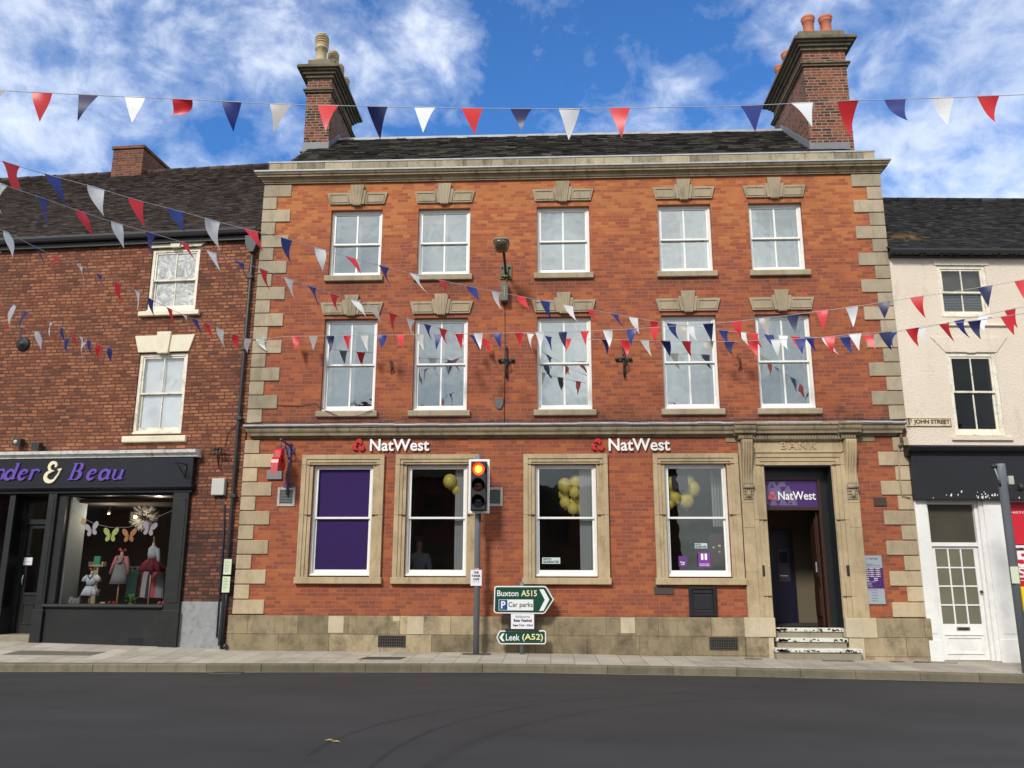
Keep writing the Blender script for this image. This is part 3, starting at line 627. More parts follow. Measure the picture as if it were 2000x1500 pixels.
def chimney(par, x0, x1, y0, y1, zb, zt, cap_o=.235):
    m = MB(); m.box(x0, x1, y0, y1, zb, zt-.42)
    ch = m.build('chimney', M_CHIM, par)
    b2 = MB().box(x0+.005, x1-.005, y0+.005, y1-.005, zt-.42, zt-.05); b2.build('chimney_neck', M_CHIM, ch)
    c = MB()
    def slab(o, za, zb_): c.box(x0-o, x1+o, y0-o, y1+o, za, zb_)
    z = zt-.72; slab(.05, z, z+.05); slab(.085, z+.05, z+.09); slab(.05, z+.09, z+.12)
    z = zt-.30; slab(.05, z, z+.08); slab(.11, z+.08, z+.15); slab(.17, z+.15, z+.20); slab(cap_o, z+.20, z+.27); slab(cap_o-.02, z+.27, z+.30)
    c.build('chimney_cap', M_CAP, ch, bevel=.01)
    MB().xprism([(y0-.04, zt), (y1+.04, zt), (y1-.08, zt+.30), (y0+.04, zt+.30)], x0-.04, x1+.04).build('flaunching', M_CAP, ch, bevel=.03)
    return ch
CL = (-6.21, -5.575, 2.3, 4.6, 11.0, 14.36); CRt = (6.145, 7.15, 1.2, 3.85, 10.5, 14.05)
chl = chimney(bank, *CL); chr_ = chimney(bank, *CRt)
# lead soakers round the chimneys
def soaker(x0, x1, y0, par, side):
    s_ = lambda y: RZ0+(y-RY0)*(RZ1-RZ0)/(RY1-RY0)
    z = s_(y0); m = MB(); m.box(x0-.02, x1+.02, y0-.022, y0-.004, z-.12, z+.20); m.box(x0-.04, x1+.04, y0-.16, y0-.02, z-.13, z-.09)
    X = x1+.004 if side > 0 else x0-.022
    m.add([(X, y0-.02, z-.12), (X, y0-.02, z+.22), (X, RY1, RZ1+.2), (X, RY1, RZ1-.1), (X+.018, y0-.02, z-.12), (X+.018, y0-.02, z+.22), (X+.018, RY1, RZ1+.2), (X+.018, RY1, RZ1-.1)], [(0,1,2,3), (7,6,5,4), (1,5,6,2), (0,4,5,1), (2,6,7,3)])
    m.build('lead_soaker', M_LEADD, par)
soaker(CL[0], CL[1], CL[2], chl, 1); soaker(CRt[0], CRt[1]-.12, CRt[2], chr_, -1)
def pot_buff(x, y, z, par, s=1.0):
    m = MB(); s2 = s*1.22; pr = [(.135, 0), (.125, .1), (.118, .42), (.15, .44), (.15, .50), (.125, .52)]
    for i in range(4): pr += [(.155, .56+i*.075), (.155, .59+i*.075), (.11, .60+i*.075), (.11, .63+i*.075)]
    pr += [(.135, .87), (.10, .93), (.04, .965), (.01, .97)]
    m.lathe([(r_*s2, h*s*.98) for r_, h in pr], (x, y, z), 20); m.build('chimney_pot', M_BUFF, par)
def pot_red(x, y, z, par, h=.5):
    m = MB(); m.lathe([(.15, 0), (.13, .05), (.128, h*.72), (.15, h*.75), (.145, h*.80), (.135, h*.82), (.165, h*.88), (.165, h*.97), (.15, h), (.115, h), (.105, h*.6)], (x, y, z), 22); m.build('chimney_pot', M_TERRA, par)
zt = CL[5]+.28
pot_buff(-5.955, 2.52, zt, chl, .95)
for yy in (3.1, 3.68, 4.3): pot_buff(-5.80, yy, zt, chl, .82)
zt = CRt[5]+.28
pot_red(6.44, 1.48, zt, chr_, .54); pot_red(6.86, 1.48, zt, chr_, .54); pot_red(6.66, 2.1, zt, chr_, .55)
pot_red(6.35, 2.95, zt, chr_, .58); pot_red(6.33, 3.55, zt, chr_, .58)

# string course above the ground floor
st_p = [(.02, 4.21), (-.045, 4.21), (-.045, 4.245), (-.12, 4.255), (-.125, 4.30), (-.155, 4.335), (-.165, 4.365), (-.165, 4.40), (-.195, 4.42), (-.195, 4.455), (.02, 4.50)]
ret([(y, z) for y, z in reversed(st_p)], XL+.19, XR-.24).build('string_course', M_CORN, bank)
m = MB(); x = XL-.02
while x < XR-.06:
    x2 = min(x+random.uniform(.3, .7), XR-.06); j = random.uniform(-.008, .008)
    m.xprism([(-.2, 4.458+j), (.02, 4.502+j), (.02, 4.52+j), (-.205, 4.478+j), (-.222, 4.45+j), (-.205, 4.43+j), (-.2, 4.44+j)], x+.001, x2+.001); x = x2
m.build('lead_flashing', M_LEAD, bank)
# door entablature breaking forward
ent = MB()
def brk(x0, x1, dy):
    ent.xprism([(y-dy if y < 0 else y, z-.001) for y, z in st_p[::-1]], x0, x1)
brk(3.70, 4.12, .10); brk(5.74, 6.18, .10)
ent.xprism([(y-.035 if y < 0 else y, z-.002) for y, z in st_p[::-1]], 4.121, 5.739)
ent.box(3.78, 4.06, -.16, .02, 4.13, 4.212); ent.box(5.80, 6.08, -.16, .02, 4.13, 4.212); ent.box(4.061, 5.799, -.10, .02, 4.11, 4.211)
ent.box(3.55, 3.78, -.02, .02, 4.10, 4.22); ent.box(6.08, 6.5, -.02, .02, 4.10, 4.22)
entab = ent.build('door_entablature', M_CORN, bank, bevel=.004)
m = MB()
for i in range(30):
    x = 4.075+i*.0575
    if x < 5.78: m.box(x, x+.034, -.135, -.098, 4.135, 4.195)
for c0 in (3.79, 5.81):
    for i in range(5): m.box(c0+i*.056, c0+i*.056+.034, -.195, -.158, 4.145, 4.20)
m.build('dentils', M_CORN, entab)

# window heads with stepped keystones, upper floors
def head(win, cx, z0, z1, zk0, zk1, hw0, hw1):
    m = MB()
    for s_ in (-1, 1):
        q = [(cx+s_*.17, z0), (cx+s_*hw0, z0), (cx+s_*hw1, z1), (cx+s_*.19, z1)]
        m.prism(q, -.045, .02)
        q2 = [(cx+s_*.19, z0+.035), (cx+s_*(hw0-.02), z0+.035), (cx+s_*(hw1-.055), z1-.035), (cx+s_*.21, z1-.035)]
        n = 4; ins = .022
        cxx = sum(a for a, b in q2)/4; czz = sum(b for a, b in q2)/4
        q3 = [(a+(ins if a < cxx else -ins), b+(ins if b < czz else -ins)) for a, b in q2]
        for i in range(4):
            m.prism([q2[i], q2[(i+1)%4], q3[(i+1)%4], q3[i]], -.060, -.0452)
    m.prism([(cx-.155, zk0+.03), (cx+.155, zk0+.03), (cx+.205, z1+.045), (cx-.205, z1+.045)], -.062, .02)
    m.prism([(cx-.085, zk0), (cx+.085, zk0), (cx+.15, zk1), (cx-.15, zk1)], -.085, .02)
    for i in (-1, 0, 1): m.prism([(cx+i*.045-.012, zk0+.02), (cx+i*.045+.012, zk0+.02), (cx+i*.075+.014, zk1-.02), (cx+i*.075-.014, zk1-.02)], -.093, -.0851)
    m.build('keystone_lintel', M_STONEG, win, bevel=.004)
def inner(w_, o):          # white secondary glazing frame behind the sashes
    m = MB(); cx = (o[0]+o[1])/2; pocket(m, o[0]+.03, o[1]-.03, o[2]+.03, o[3]-.02, .07, .40, .43, tt=.16); m.box(cx-.03, cx+.03, .401, .429, o[2]+.1, o[3]-.18)
    m.build('inner_frame', M_WHITE, w_)
for i, o in enumerate(ZT):
    cx = (o[0]+o[1])/2; w_ = sash_window(bank, *o, recess=.10, back=M_NET if i not in (3,) else None, behind=.45, bw=.036); inner(w_, o)
    head(w_, cx+(.0), 9.40, 9.675, 9.365, 9.84, .60, .67); sill(w_, cx-.63, cx+.63, 7.615, 7.757, .075, M_STONEG, w_)
for i, o in enumerate(ZF):
    cx = (o[0]+o[1])/2; w_ = sash_window(bank, *o, recess=.10, back=M_NET if i != 0 else None, rail=.505, behind=.45, bw=.036); inner(w_, o)
    head(w_, cx+(.0), 6.868, 7.14, 6.835, 7.295, .60, .675); sill(w_, cx-.64, cx+.64, 4.655, 4.792, .08, M_STONEG, w_)
# pale inner shutters behind the first floor left window and second floor fourth window
MB().box(-4.62, -4.20, .52, .55, 4.85, 6.75).build('inner_blind', M_NET, bank)

# ground-floor windows: stone architraves
for i, o in enumerate(ZG):
    cx = (o[0]+o[1])/2
    gl = M_GLD
    w_ = sash_window(bank, *o, bars=False, recess=.07, gl=gl, box=.045, rail=.517, name='window')
    m = MB(); a, b, zb, zt = cx-.845, cx+.845, 1.43, 3.865
    ia, ib, it = cx-.62, cx+.62, 3.668
    for (o1, i1, y) in ((0, .09, -.075), (.085, .155, -.055), (.15, .23, -.032)):
        x0_, x1_ = a+o1, b-o1; t_ = zt-o1
        xi0, xi1, ti = min(a+i1, ia), max(b-i1, ib), max(zt-i1, it)
        if o1 == .15: xi0, xi1, ti = ia, ib, it
        m.prism([(x0_, zb), (xi0, zb), (xi0, ti), (x0_, t_)], y, .02)
        m.prism([(xi1, zb), (x1_, zb), (x1_, t_), (xi1, ti)], y, .02)
        m.prism([(x0_, t_), (xi0, ti), (xi1, ti), (x1_, t_)], y, .02)
    m.build('architrave', M_STONE, w_)
    jn = MB()
    for zj in (2.65, 3.66):
        for s_ in (a-.001, ib): jn.box(s_, s_+.226, -.0765, -.02, zj, zj+.006)
    jn.build('mortar_joint', M_CAP, w_)
    m = MB().box(cx-.87, cx+.87, -.10, .05, 1.305, 1.43); m.build('sill', M_STONE, w_, bevel=.008)
    if i == 0: MB().box(o[0]+.05, o[1]-.05, .165, .172, 1.52, 3.60).build('purple_blind', M_PURPLE, w_)
    if i in (1, 2):
        bl = MB(); x = o[1]-.33 if i == 2 else o[1]-.27
        while x < o[1]-.03: bl.box(x, x+.052, .26+random.uniform(0, .012), .263+random.uniform(.012, .02), 1.5, 3.62); x += .056
        bl.build('vertical_blind', M_BLIND, w_)
    if i == 3:
        bl = MB(); x = o[1]-.22
        while x < o[1]-.03: bl.box(x, x+.045, .5, .51, 2.45, 3.62); x += .056
        bl.build('vertical_blind', M_BLIND, w_)

# vents in the plinth
def grille(x0, x1, z0, z1, y, par):
    f = MB(); pocket(f, x0, x1, z0, z1, .018, y-.012, y+.004)
    n = int((x1-x0)/.045); m_ = int((z1-z0)/.045)
    for i in range(1, n): f.box(x0+(x1-x0)*i/n-.006, x0+(x1-x0)*i/n+.006, y-.009, y, z0+.01, z1-.01)
    for i in range(1, m_): f.box(x0+.01, x1-.01, y-.0095, y+.001, z0+(z1-z0)*i/m_-.006, z0+(z1-z0)*i/m_+.006)
    g_ = f.build('vent_grille', plain('worn_black_grille', (.055, .05, .045), .6, .3, 15), par); MB().box(x0+.005, x1-.005, y-.002, y+.02, z0+.005, z1-.005).build('vent_hole', M_BLACKHOLE, g_)
grille(-3.34, -2.80, .115, .335, -.072, bank); grille(3.02, 3.56, .10, .34, -.072, bank)

# ---------------------------------------------------------------- door surround
ds = MB()
for s_ in (-1, 1):
    c = 4.937; X = lambda d_: c+s_*d_
    def bx(d0, d1, y0, z0, z1):
        a, b = sorted((X(d0), X(d1))); ds.box(a, b, y0, .30, z0, z1)
    bx(.915, 1.145, -.055, .70, 4.10); bx(.668, .74, -.035, .70, 3.70); bx(.74, .83, -.052, .70, 3.78); bx(.83, .915, -.072, .70, 3.87)
    bx(.655, .668, -.01, .70, 3.64)
ds.box(4.27, 5.605, -.035, .30, 3.626, 3.70); ds.box(4.197, 5.677, -.052, .30, 3.70, 3.78); ds.box(4.107, 5.767, -.072, .30, 3.78, 3.87)
ds.box(4.06, 5.81, -.095, .02, 3.87, 3.90); ds.box(4.03, 5.85, -.05, .02, 3.90, 4.12)
surround = ds.build('door_surround', M_STONE, bank, bevel=.005)
jn = MB()
for s_ in (-1, 1):
    for d0, d1, zj, y in ((.915, 1.145, 2.40, -.0565), (.915, 1.145, 2.88, -.0565), (.668, .915, 2.55, -.0735), (.668, .915, 3.63, -.0735), (.915, 1.145, 1.55, -.0565), (.668, .915, 1.10, -.0735)):
        a, b = sorted((4.937+s_*d0, 4.937+s_*d1)); jn.box(a, b, y, -.03, zj, zj+.006)
jn.build('mortar_joint', M_CAP, surround)
for s_ in (-1, 1):
    nb = MB()
    a, b = sorted((4.937+s_*.66, 4.937+s_*1.24)); nb.box(a, b, -.095, .3, .34, .70)
    a, b = sorted((4.937+s_*.70, 4.937+s_*(.98 if s_ > 0 else .80))); nb.box(a, b, -.088, .3, -.3, .338)
    a, b = sorted((4.937+s_*.66, 4.937+s_*.96)); nb.box(a, b, -.112, -.094, .345, .695); nb.build('jamb_block', M_NEWST, bank, bevel=.01)
MB().box(3.70, 4.135, -.08, .3, -.3, .336).build('plinth', M_PLINTH, bank); MB().box(5.918, 6.18, -.078, .3, -.3, .336).build('plinth', M_PLINTH, bank)
MB().text('BANK', 4.63, 5.33, 3.945, 4.085, -.05, .022, bold=.01, space=1.4).build('bank_lettering', M_STONE, surround, bevel=.003)
# scroll consoles
for cx in (3.93, 5.955):
    pr = []
    for i in range(15):
        k = i/14; z = 4.10-k*.86; y = -.055-(.17*(1-k)**1.3+.03+.025*math.sin(k*math.pi*2.0)); pr.append((y, z))
    prof = [(.02, 4.12), (-.10, 4.12), (-.24, 4.12)]+pr+[(-.05, 3.22), (.02, 3.22)]
    m = MB(); m.xprism(prof[::-1], cx-.105, cx+.105)
    cn = m.build('scroll_console', M_STONEG if cx < 4.5 else M_STONE, surround, bevel=.006)
    r_ = MB()
    for j in (-.075, -.025, .025, .075):
        r_.tube([(cx+j, y-.002, z) for y, z in pr], .017, 6)
    r_.build('console_reeding', M_STONE, cn)
    lf = MB()
    lf.lathe([(.02, -.115), (.05, -.115), (.055, .115), (.02, .115)], (cx, -.10, 3.19), 12) if False else None
    lf.tube([(cx-.11, -.11, 3.195), (cx+.11, -.11, 3.195)], .042, 10)
    for j in range(-2, 3):
        for q in range(3):
            zq = 3.12-q*.058; xx = cx+j*.042*(1-.12*q); lf.ball((xx, -.085+.01*q, zq), .03, 8, 6, sz=1.3, sx=.75)
    lf.ball((cx, -.10, 3.05), .045, 10, 8, sz=1.5)
    lf.box(cx-.10, cx+.10, -.075, .0, 2.95, 3.20)
    lf.build('carved_leaf', M_STONEG, cn)

# steps
sp = MB()
zs_ = [(-.05, .125, -.30, 4.20, 5.80), (.125, .30, -.14, 4.277, 5.605), (.30, .475, .05, 4.277, 5.605)]
M_STEP = plain('stone_step_riser', (0.27, 0.235, 0.175), 0.85, 0.2, 5, dirt=0.4)
M_NOSE = plain('chipped_white_nosing', (0.66, 0.65, 0.58), 0.7, 0.1, 15, dirt=1.0, dirtc=(0.05, 0.05, 0.05), dlo=0.5)
for a, b, y, x0, x1 in zs_: sp.box(x0+.02, x1-.02, y+.03, .6, a-.25, b-.04)
steps = sp.build('doorstep', M_STEP, bank, bevel=.01)
m = MB()
for a, b, y, x0, x1 in zs_: m.box(x0, x1, y, .6, b-.0399, b+.03)
m.build('step_nosing', M_NOSE, steps, bevel=.012)
m = MB(); random.seed(12)
for a, b_, y, x0, x1 in zs_:
    for q in range(46):
        k_ = random.choice([random.uniform(0, .16), random.uniform(.82, 1), random.uniform(0, .1), random.random()]); X = x0+.02+(x1-x0-.06)*k_; s_ = random.uniform(.008, .035); zq = b_-.035+random.uniform(0, .04)
        m.prism([(X-s_, zq), (X+s_, zq-.006), (X+s_*.7, zq+.02), (X-s_*.8, zq+.016)], y-.0028, y-.0008)
m.build('worn_black_paint', M_TXT, steps)
# entrance lobby: dark timber frame, fanlight sign, marble reveal
M_LOBBY = plain('lobby_beige_wall', (0.15, 0.12, 0.08), 0.8, 0.06, 3)
lb = MB(); zf_ = .505
lb.box(4.14, 5.70, 1.95, 2.0, zf_, 3.6)
lb.build('lobby_wall', M_LOBBY, bank)
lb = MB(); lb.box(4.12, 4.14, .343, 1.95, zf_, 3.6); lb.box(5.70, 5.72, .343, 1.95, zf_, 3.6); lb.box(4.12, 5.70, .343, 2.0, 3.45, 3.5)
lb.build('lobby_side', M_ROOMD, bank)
MB().box(4.12, 5.72, .25, 2.0, zf_-.06, zf_).build('lobby_floor', M_ROOMD, bank)
fx0, fx1 = 4.285, at(1605, 985, .3)[0]
mr = MB(); mr.box(5.59, 5.62, -.005, .34, zf_, 3.62); mr.box(fx1, 5.60, .34, .37, zf_, 3.62); mr.box(4.25, 5.60, .0, .34, 3.60, 3.622); mr.box(4.255, 4.275, .0, .3, zf_, 3.62); mr.box(4.25, fx1, .34, .37, 3.42, 3.60)
mr.build('marble_reveal', M_SLATEM, bank)
fr_ = MB(); fr_.box(fx0, fx0+.05, .30, .40, zf_, 3.43); fr_.box(fx1-.06, fx1, .30, .40, zf_, 3.43); fr_.box(fx0+.05, fx1-.06, .301, .399, 3.37, 3.43); fr_.box(fx0+.05, fx1-.06, .301, .399, 2.76, 2.83)
dfr = fr_.build('door_frame', M_BROWN, bank, bevel=.005)
dl = MB(); e_ = fx1-.07; dl.box(e_-.04, e_, .42, .80, zf_+.01, 2.75); dl.box(e_-.06, e_-.04, .46, .76, zf_+.2, 1.25); dl.box(e_-.06, e_-.04, .46, .76, 1.45, 2.6)
dl.build('open_door', M_BROWN, bank)
MB().box(fx1-.145, fx1-.13, .50, .54, 1.55, 1.75).build('door_pull', M_SILV, dfr)

# fanlight sign
sx0, sx1, sz0, sz1 = fx0+.05, fx1-.06, 2.83, 3.37
sg = thing('fanlight_sign', 'purple and lilac sign with white lettering over the open bank doorway', 'sign', (4.75, .34, 2.83))
MB().box(sx0, sx1, .345, .36, sz0, sz1).build('panel', M_PURP2, sg)
m = MB(); m.prism([(sx0+.002, sz0+.03), (sx0+.66, sz0+.03), (sx0+.56, sz0+.30), (sx0+.46, sz1-.03), (sx0+.002, sz1-.03)], .341, .3449); m.build('lilac_field', M_LILAC, sg)
m = MB()
for (u_, v_, s_) in ((.03, .50, 1), (.22, .50, 1), (.42, .49, .9), (.12, .38, -1), (.32, .40, 1.3), (.05, .14, 1), (.22, .12, 1), (.40, .15, 1), (.48, .05, -.6), (.02, .05, .7)):
    x, z = sx0+u_, sz0+v_; h = .10*s_; m.prism([(x, z), (x+.11*abs(s_), z+.01), (x+.05, z-h)], .338, .3409)
m.build('bunting_motif', M_PURP2, sg)
TX0, TX1 = at(1519, 958, .336)[0], at(1592, 958, .336)[0]
MB().text('NatWest', TX0, TX1, 2.97, 3.14, .336, .01, bold=.012).build('lettering', M_LETW, sg)

def emblem(mb, cx, cz, r, y, depth):
    """three folded bars chasing round a triangle"""
    base = [(-.10, .30), (-.52, .30), (-.28, .78), (.06, 1.0), (.40, .88), (.62, .42), (.40, .10), (.26, .12), (.10, .42), (-.02, .30)]
    base = [(-.55, .42), (-.25, .88), (.0, 1.0), (.22, 1.0), (.44, .78), (.50, .42), (.34, .12), (.22, .06), (.10, .34), (-.08, .42)]
    for kk in range(3):
        a = kk*2*math.pi/3; q = [(cx+r*(math.cos(a)*x-math.sin(a)*z), cz+r*(math.sin(a)*x+math.cos(a)*z)) for x, z in base]
        mb.prism(q[::-1], y-depth, y)
    return mb
emblem(MB(), at(1507, 958, .338)[0], 3.04, .095, .338, .008).build('emblem', M_PINK, sg)

# ---------------------------------------------------------------- wall signs on the bank
for (u0, u1, e0, e1, v0, v1, lab) in ((722, 838.6, 688, 715, 857.3, 881, 'white letters with red emblem between the purple window and the second window'), (1189, 1308, 1153, 1181, 856, 880.5, 'white letters with red emblem above and right of the third ground-floor window')):
    X0, Z0 = at(u0, v1, -.05); X1, Z1 = at(u1, v0, -.05); E0 = at(e0, v1)[0]; E1 = at(e1, v0)[0]
    sgn = thing('bank_sign', lab, 'sign', (X0, 0, Z0), group='lettered bank signs')
    MB().text('NatWest', X0, X1, Z0, Z1, -.02, .035, bold=.018).build('lettering', M_LETW, sgn)
    emblem(MB(), (E0+E1)/2, Z0+.115, .142, -.02, .035).build('emblem', M_RED, sgn, bevel=.004)

# projecting red sign
ps = thing('projecting_sign', 'red angular hanging sign on a purple iron bracket beside the first quoins', 'sign', (-5.15, 0, 3.4))
px_, pz_ = at(566, 905)
m = MB(); m.tube([(px_, -.05, 4.12), (px_, -.05, 3.05)], .028, 8); m.tube([(px_, -.04, 4.05), (px_-.02, -.62, 4.10)], .02, 8); m.tube([(px_, -.05, 3.75), (px_-.01, -.35, 4.08)], .014, 8)
m.box(px_-.09, px_+.09, -.03, 0, 3.90, 4.02); m.box(px_-.09, px_+.09, -.03, 0, 3.20, 3.30)
m.tube([(px_-.02, -.55, 4.09), (px_-.02, -.55, 3.94)], .01, 6); m.tube([(px_-.02, -.30, 4.07), (px_-.02, -.30, 3.94)], .01, 6)
m.build('bracket', plain('purple_bracket_paint', (0.07, 0.05, 0.13), 0.5), ps)
m = MB(); cy, cz, rr = -.42, 3.70, .25
base = [(-.55, .42), (-.25, .88), (.0, 1.0), (.22, 1.0), (.44, .78), (.50, .42), (.34, .12), (.22, .06), (.10, .34), (-.08, .42)]
for kk in range(3):
    a = kk*2*math.pi/3; q = [(cy+rr*(math.cos(a)*x-math.sin(a)*z), cz+rr*(math.sin(a)*x+math.cos(a)*z)) for x, z in base]
    m.xprism(q, px_-.17, px_-.02)
m.build('emblem', M_RED, ps, bevel=.006)
m = MB(); m.prism([(px_-.165, 3.42), (px_-.03, 3.42), (px_-.02, 3.62), (px_-.15, 3.62)], -.675, -.672); m.build('emblem_edge', M_PINK, ps); m = MB(); m.prism([(px_-.145, 3.70), (px_-.02, 3.70), (px_-.01, 3.88), (px_-.13, 3.88)], -.575, -.572)
m.build('emblem_edge', M_PINK, ps)

# small fixtures on the bank wall
def plate(name, mat, u0, u1, v0, v1, dep, label, cat, fr='B', bev=.006, y=0.0):
    x0, z0 = at(u0, v1, y-dep, fr); x1, z1 = at(u1, v0, y-dep, fr)
    return tag(MB().box(x0, x1, y-dep, y+.002, z0, z1).build(name, mat, None, bev, fr), label, cat)
plate('metal_plate', plain('grey_painted_plate', (0.20, 0.21, 0.23), .5), 520, 551, 918, 936, .05, 'small grey box behind the red projecting sign', 'box')
for (u0, u1, v0, v1, lab) in ((541, 578, 952, 989, 'square framed louvre vent left of the purple window'), (951, 982, 952, 989, 'square framed louvre vent partly behind the traffic light')):
    x0, z0 = at(u0, v1); x1, z1 = at(u1, v0)
    tv = thing('wall_vent', lab, 'vent', ((x0+x1)/2, 0, z0), group='square wall vents')
    f = MB(); pocket(f, x0, x1, z0, z1, .05, -.025, .002); f.build('frame', plain('grey_vent_frame', (0.42, 0.41, 0.38), .6, .1, 12, dirt=.4), tv, bevel=.004)
    f = MB()
    for i in range(9):
        z = z0+.05+(z1-z0-.1)*i/9; f.add([(x0+.05, -.018, z), (x1-.05, -.018, z), (x1-.05, .0, z+.03), (x0+.05, .0, z+.03)], [(0,1,2,3)])
    f.box(x0+.04, x1-.04, -.004, .0, z0+.04, z1-.04); f.build('louvre', plain('grey_louvre', (0.10, 0.11, 0.11), .4), tv)
x0, z0 = at(1347, 1204, -.03); x1, z1 = at(1399, 1146, -.03)
ns = thing('night_safe', 'black metal deposit box set in the wall below the fourth window', 'deposit box', ((x0+x1)/2, 0, z0))
m = MB(); pocket(m, x0, x1, z0, z1, .07, -.055, .002, tb=.07, tt=.05); m.build('surround', plain('black_cast_metal', (.012, .013, .016), .4), ns, bevel=.01)
m = MB(); m.box(x0+.07, x1-.07, -.02, 0, z0+.07, z1-.05); m.box(x0+.085, x1-.085, -.045, -.02, z1-.12, z1-.07); m.box(x0+.085, x1-.085, -.05, -.02, z0+.075, z0+.11); m.box(x0+.10, x1-.10, -.03, -.02, z0+.13, z1-.15)
m.build('drawer', plain('black_drawer', (.02, .021, .025), .35), ns, bevel=.005)
plate('wall_plate', plain('tarnished_plate', (.06, .05, .045), .5, .2), 1278, 1316, 1146, 1161, .02, 'low flat dark metal plate under the fourth window sill', 'plate')
plate('wall_plaque', plain('dark_bronze_plaque', (.055, .03, .022), .5, .2, 15, bmp=.6), 1708, 1731, 971, 988, .025, 'small dark plaque on the brick right of the bank door', 'plaque')
for (u, lab) in ((1489, 'black entry keypad on the left stone door jamb'), (1659, 'black entry keypad on the right stone door jamb')):
    plate('entry_keypad', plain('black_keypad', (.03, .025, .022), .4), u-4, u+4.5, 1104, 1125, .02, lab, 'keypad', y=-.05)
tag(MB().ball((4.228, -.078, 1.665), .009, 8, 6).build('entry_button', M_LETW), 'tiny bright button on the left door keypad', 'button')
# opening hours board
x0, z0 = at(1693, 1180, -.03); x1, _ = at(1729, 1180, -.03); _, z1 = at(1710, 1085, -.03)
x1 = x0+.36; oh = thing('opening_hours_board', 'tall silver and purple notice board beside the right-hand quoins', 'notice board', ((x0+x1)/2, 0, z0))
MB().box(x0, x1, -.028, .0, z0, z1).build('board', M_SILV, oh, bevel=.003)
H = z1-z0; MB().box(x0+.001, x1-.001, -.031, -.0281, z0+H*.32, z0+H*.745).build('purple_panel', M_PURP2, oh)
m = MB(); 
m.text('NatWest', x0+.12, x0+.28, z1-.075, z1-.045, -.0281, .002, bold=.01); m.text('Welcome to', x0+.05, x0+.2, z1-.17, z1-.15, -.0281, .002); m.text('Ashbourne branch', x0+.05, x0+.31, z1-.20, z1-.18, -.0281, .002)
for i, s_ in enumerate(('Other services', 'Cash', 'Banking', 'Online', 'Call us')): m.text(s_, x0+.06+(.05 if i else 0), x0+.22, z0+H*.28-i*.05, z0+H*.28-i*.05+.016, -.0281, .002)
m.build('dark_lettering', M_TXT, oh)
m = MB()
for i, (a, b_) in enumerate((('Mon', '9:30am - 4:30pm'), ('Tue', '9:30am - 4:30pm'), ('Wed', '10:00am - 4:30pm'), ('Thu', '9:30am - 4:30pm'), ('Fri', '9:30am - 4:30pm'), ('Sat', 'Closed'), ('Sun', 'Closed'))):
    z = z0+H*.715-i*.036; m.text(a, x0+.04, x0+.085, z, z+.02, -.0311, .002, bold=.02); m.text(b_, x0+.10+(.08 if len(b_) < 8 else 0), x0+.31-(.06 if len(b_) < 8 else 0), z, z+.022, -.0311, .002, bold=.03)
for i in range(4): m.text(('Bank holidays', 'Closed', 'Sunday', 'Monday')[i], x0+.05, x0+(.2, .13, .12, .14)[i], z0+H*.45-i*.028, z0+H*.45-i*.028+.014, -.0311, .002)
m.build('white_lettering', M_LETW, oh)
emblem(MB(), x0+.08, z1-.062, .018, -.0281, .003).build('emblem', M_PINK, oh)

# street lamp fixed to the bank wall
wl = thing('wall_lamp', 'old glass-bowled street lamp on a curved arm between the second and third top windows', 'lamp', (-.78, 0, 7.8))
lx = at(988, 540)[0]
LZ = at(983, 473, -.98)[1]
m = MB(); m.tube([(lx, -.04, 7.68), (lx, -.12, 7.76), (lx, -.40, LZ-.22), (lx-.01, -.75, LZ-.08)], .028, 8); m.build('arm', M_BLACK, wl)
M_OLIVE = plain('mossy_bronze', (0.11, 0.105, 0.05), 0.6, 0.3, 20, dirt=.5)
m = MB(); m.box(lx-.13, lx+.13, -.03, .0, 7.62, 7.95); m.box(lx-.05, lx+.05, -.09, -.03, 7.65, 7.9); m.tube([(lx-.10, -.05, 7.68), (lx+.10, -.05, 7.68)], .022); m.tube([(lx-.10, -.05, 7.88), (lx+.10, -.05, 7.88)], .018); m.build('wall_bracket', M_OLIVE, wl, bevel=.008)
def loft(mb, rings, closed=True):
    n = len(rings[0]); vs = [p for r_ in rings for p in r_]
    fs = [(i*n+k, i*n+(k+1)%n, (i+1)*n+(k+1)%n, (i+1)*n+k) for i in range(len(rings)-1) for k in range(n)]
    return mb.add(vs, fs+[tuple(range(n-1, -1, -1)), tuple((len(rings)-1)*n+k for k in range(n))], True)
def rrect(cx, cy, cz, hx, hy, n=24, p=3.2):
    o = []
    for k in range(n):
        a = 2*math.pi*k/n; c, s_ = math.cos(a), math.sin(a); o.append((cx+hx*abs(c)**(2/p)*(1 if c > 0 else -1), cy+hy*abs(s_)**(2/p)*(1 if s_ > 0 else -1), cz))
    return o
m = MB(); cyy = -.98
loft(m, [rrect(lx-.04, cyy, LZ-.03, .165, .26), rrect(lx-.04, cyy, LZ+.0, .165, .25), rrect(lx-.04, cyy+.02, LZ+.03, .12, .20), rrect(lx-.04, cyy+.04, LZ+.045, .05, .12)]); m.build('lamp_housing', plain('grey_lamp_housing', (.25, .25, .24), .6), wl)
m = MB(); loft(m, [rrect(lx-.04, cyy, LZ-.03, .155, .25), rrect(lx-.04, cyy, LZ-.09, .15, .24), rrect(lx-.04, cyy, LZ-.16, .115, .19), rrect(lx-.04, cyy, LZ-.19, .05, .09)]); m.build('lamp_bowl', plain('murky_lamp_glass', (.10, .085, .045), .2, .3, 8), wl)
lx2 = at(986, 580)[0]
jb = thing('lamp_control_box', 'tall rusty grey box on the wall below the old street lamp', 'electrical box', (lx2, 0, 7.0))
MB().box(lx2-.085, lx2+.075, -.19, .0, 7.09, 7.49).build('box', plain('weathered_grey_box', (.12, .12, .10), .6, .3, 12, dirt=.6), jb, bevel=.01)
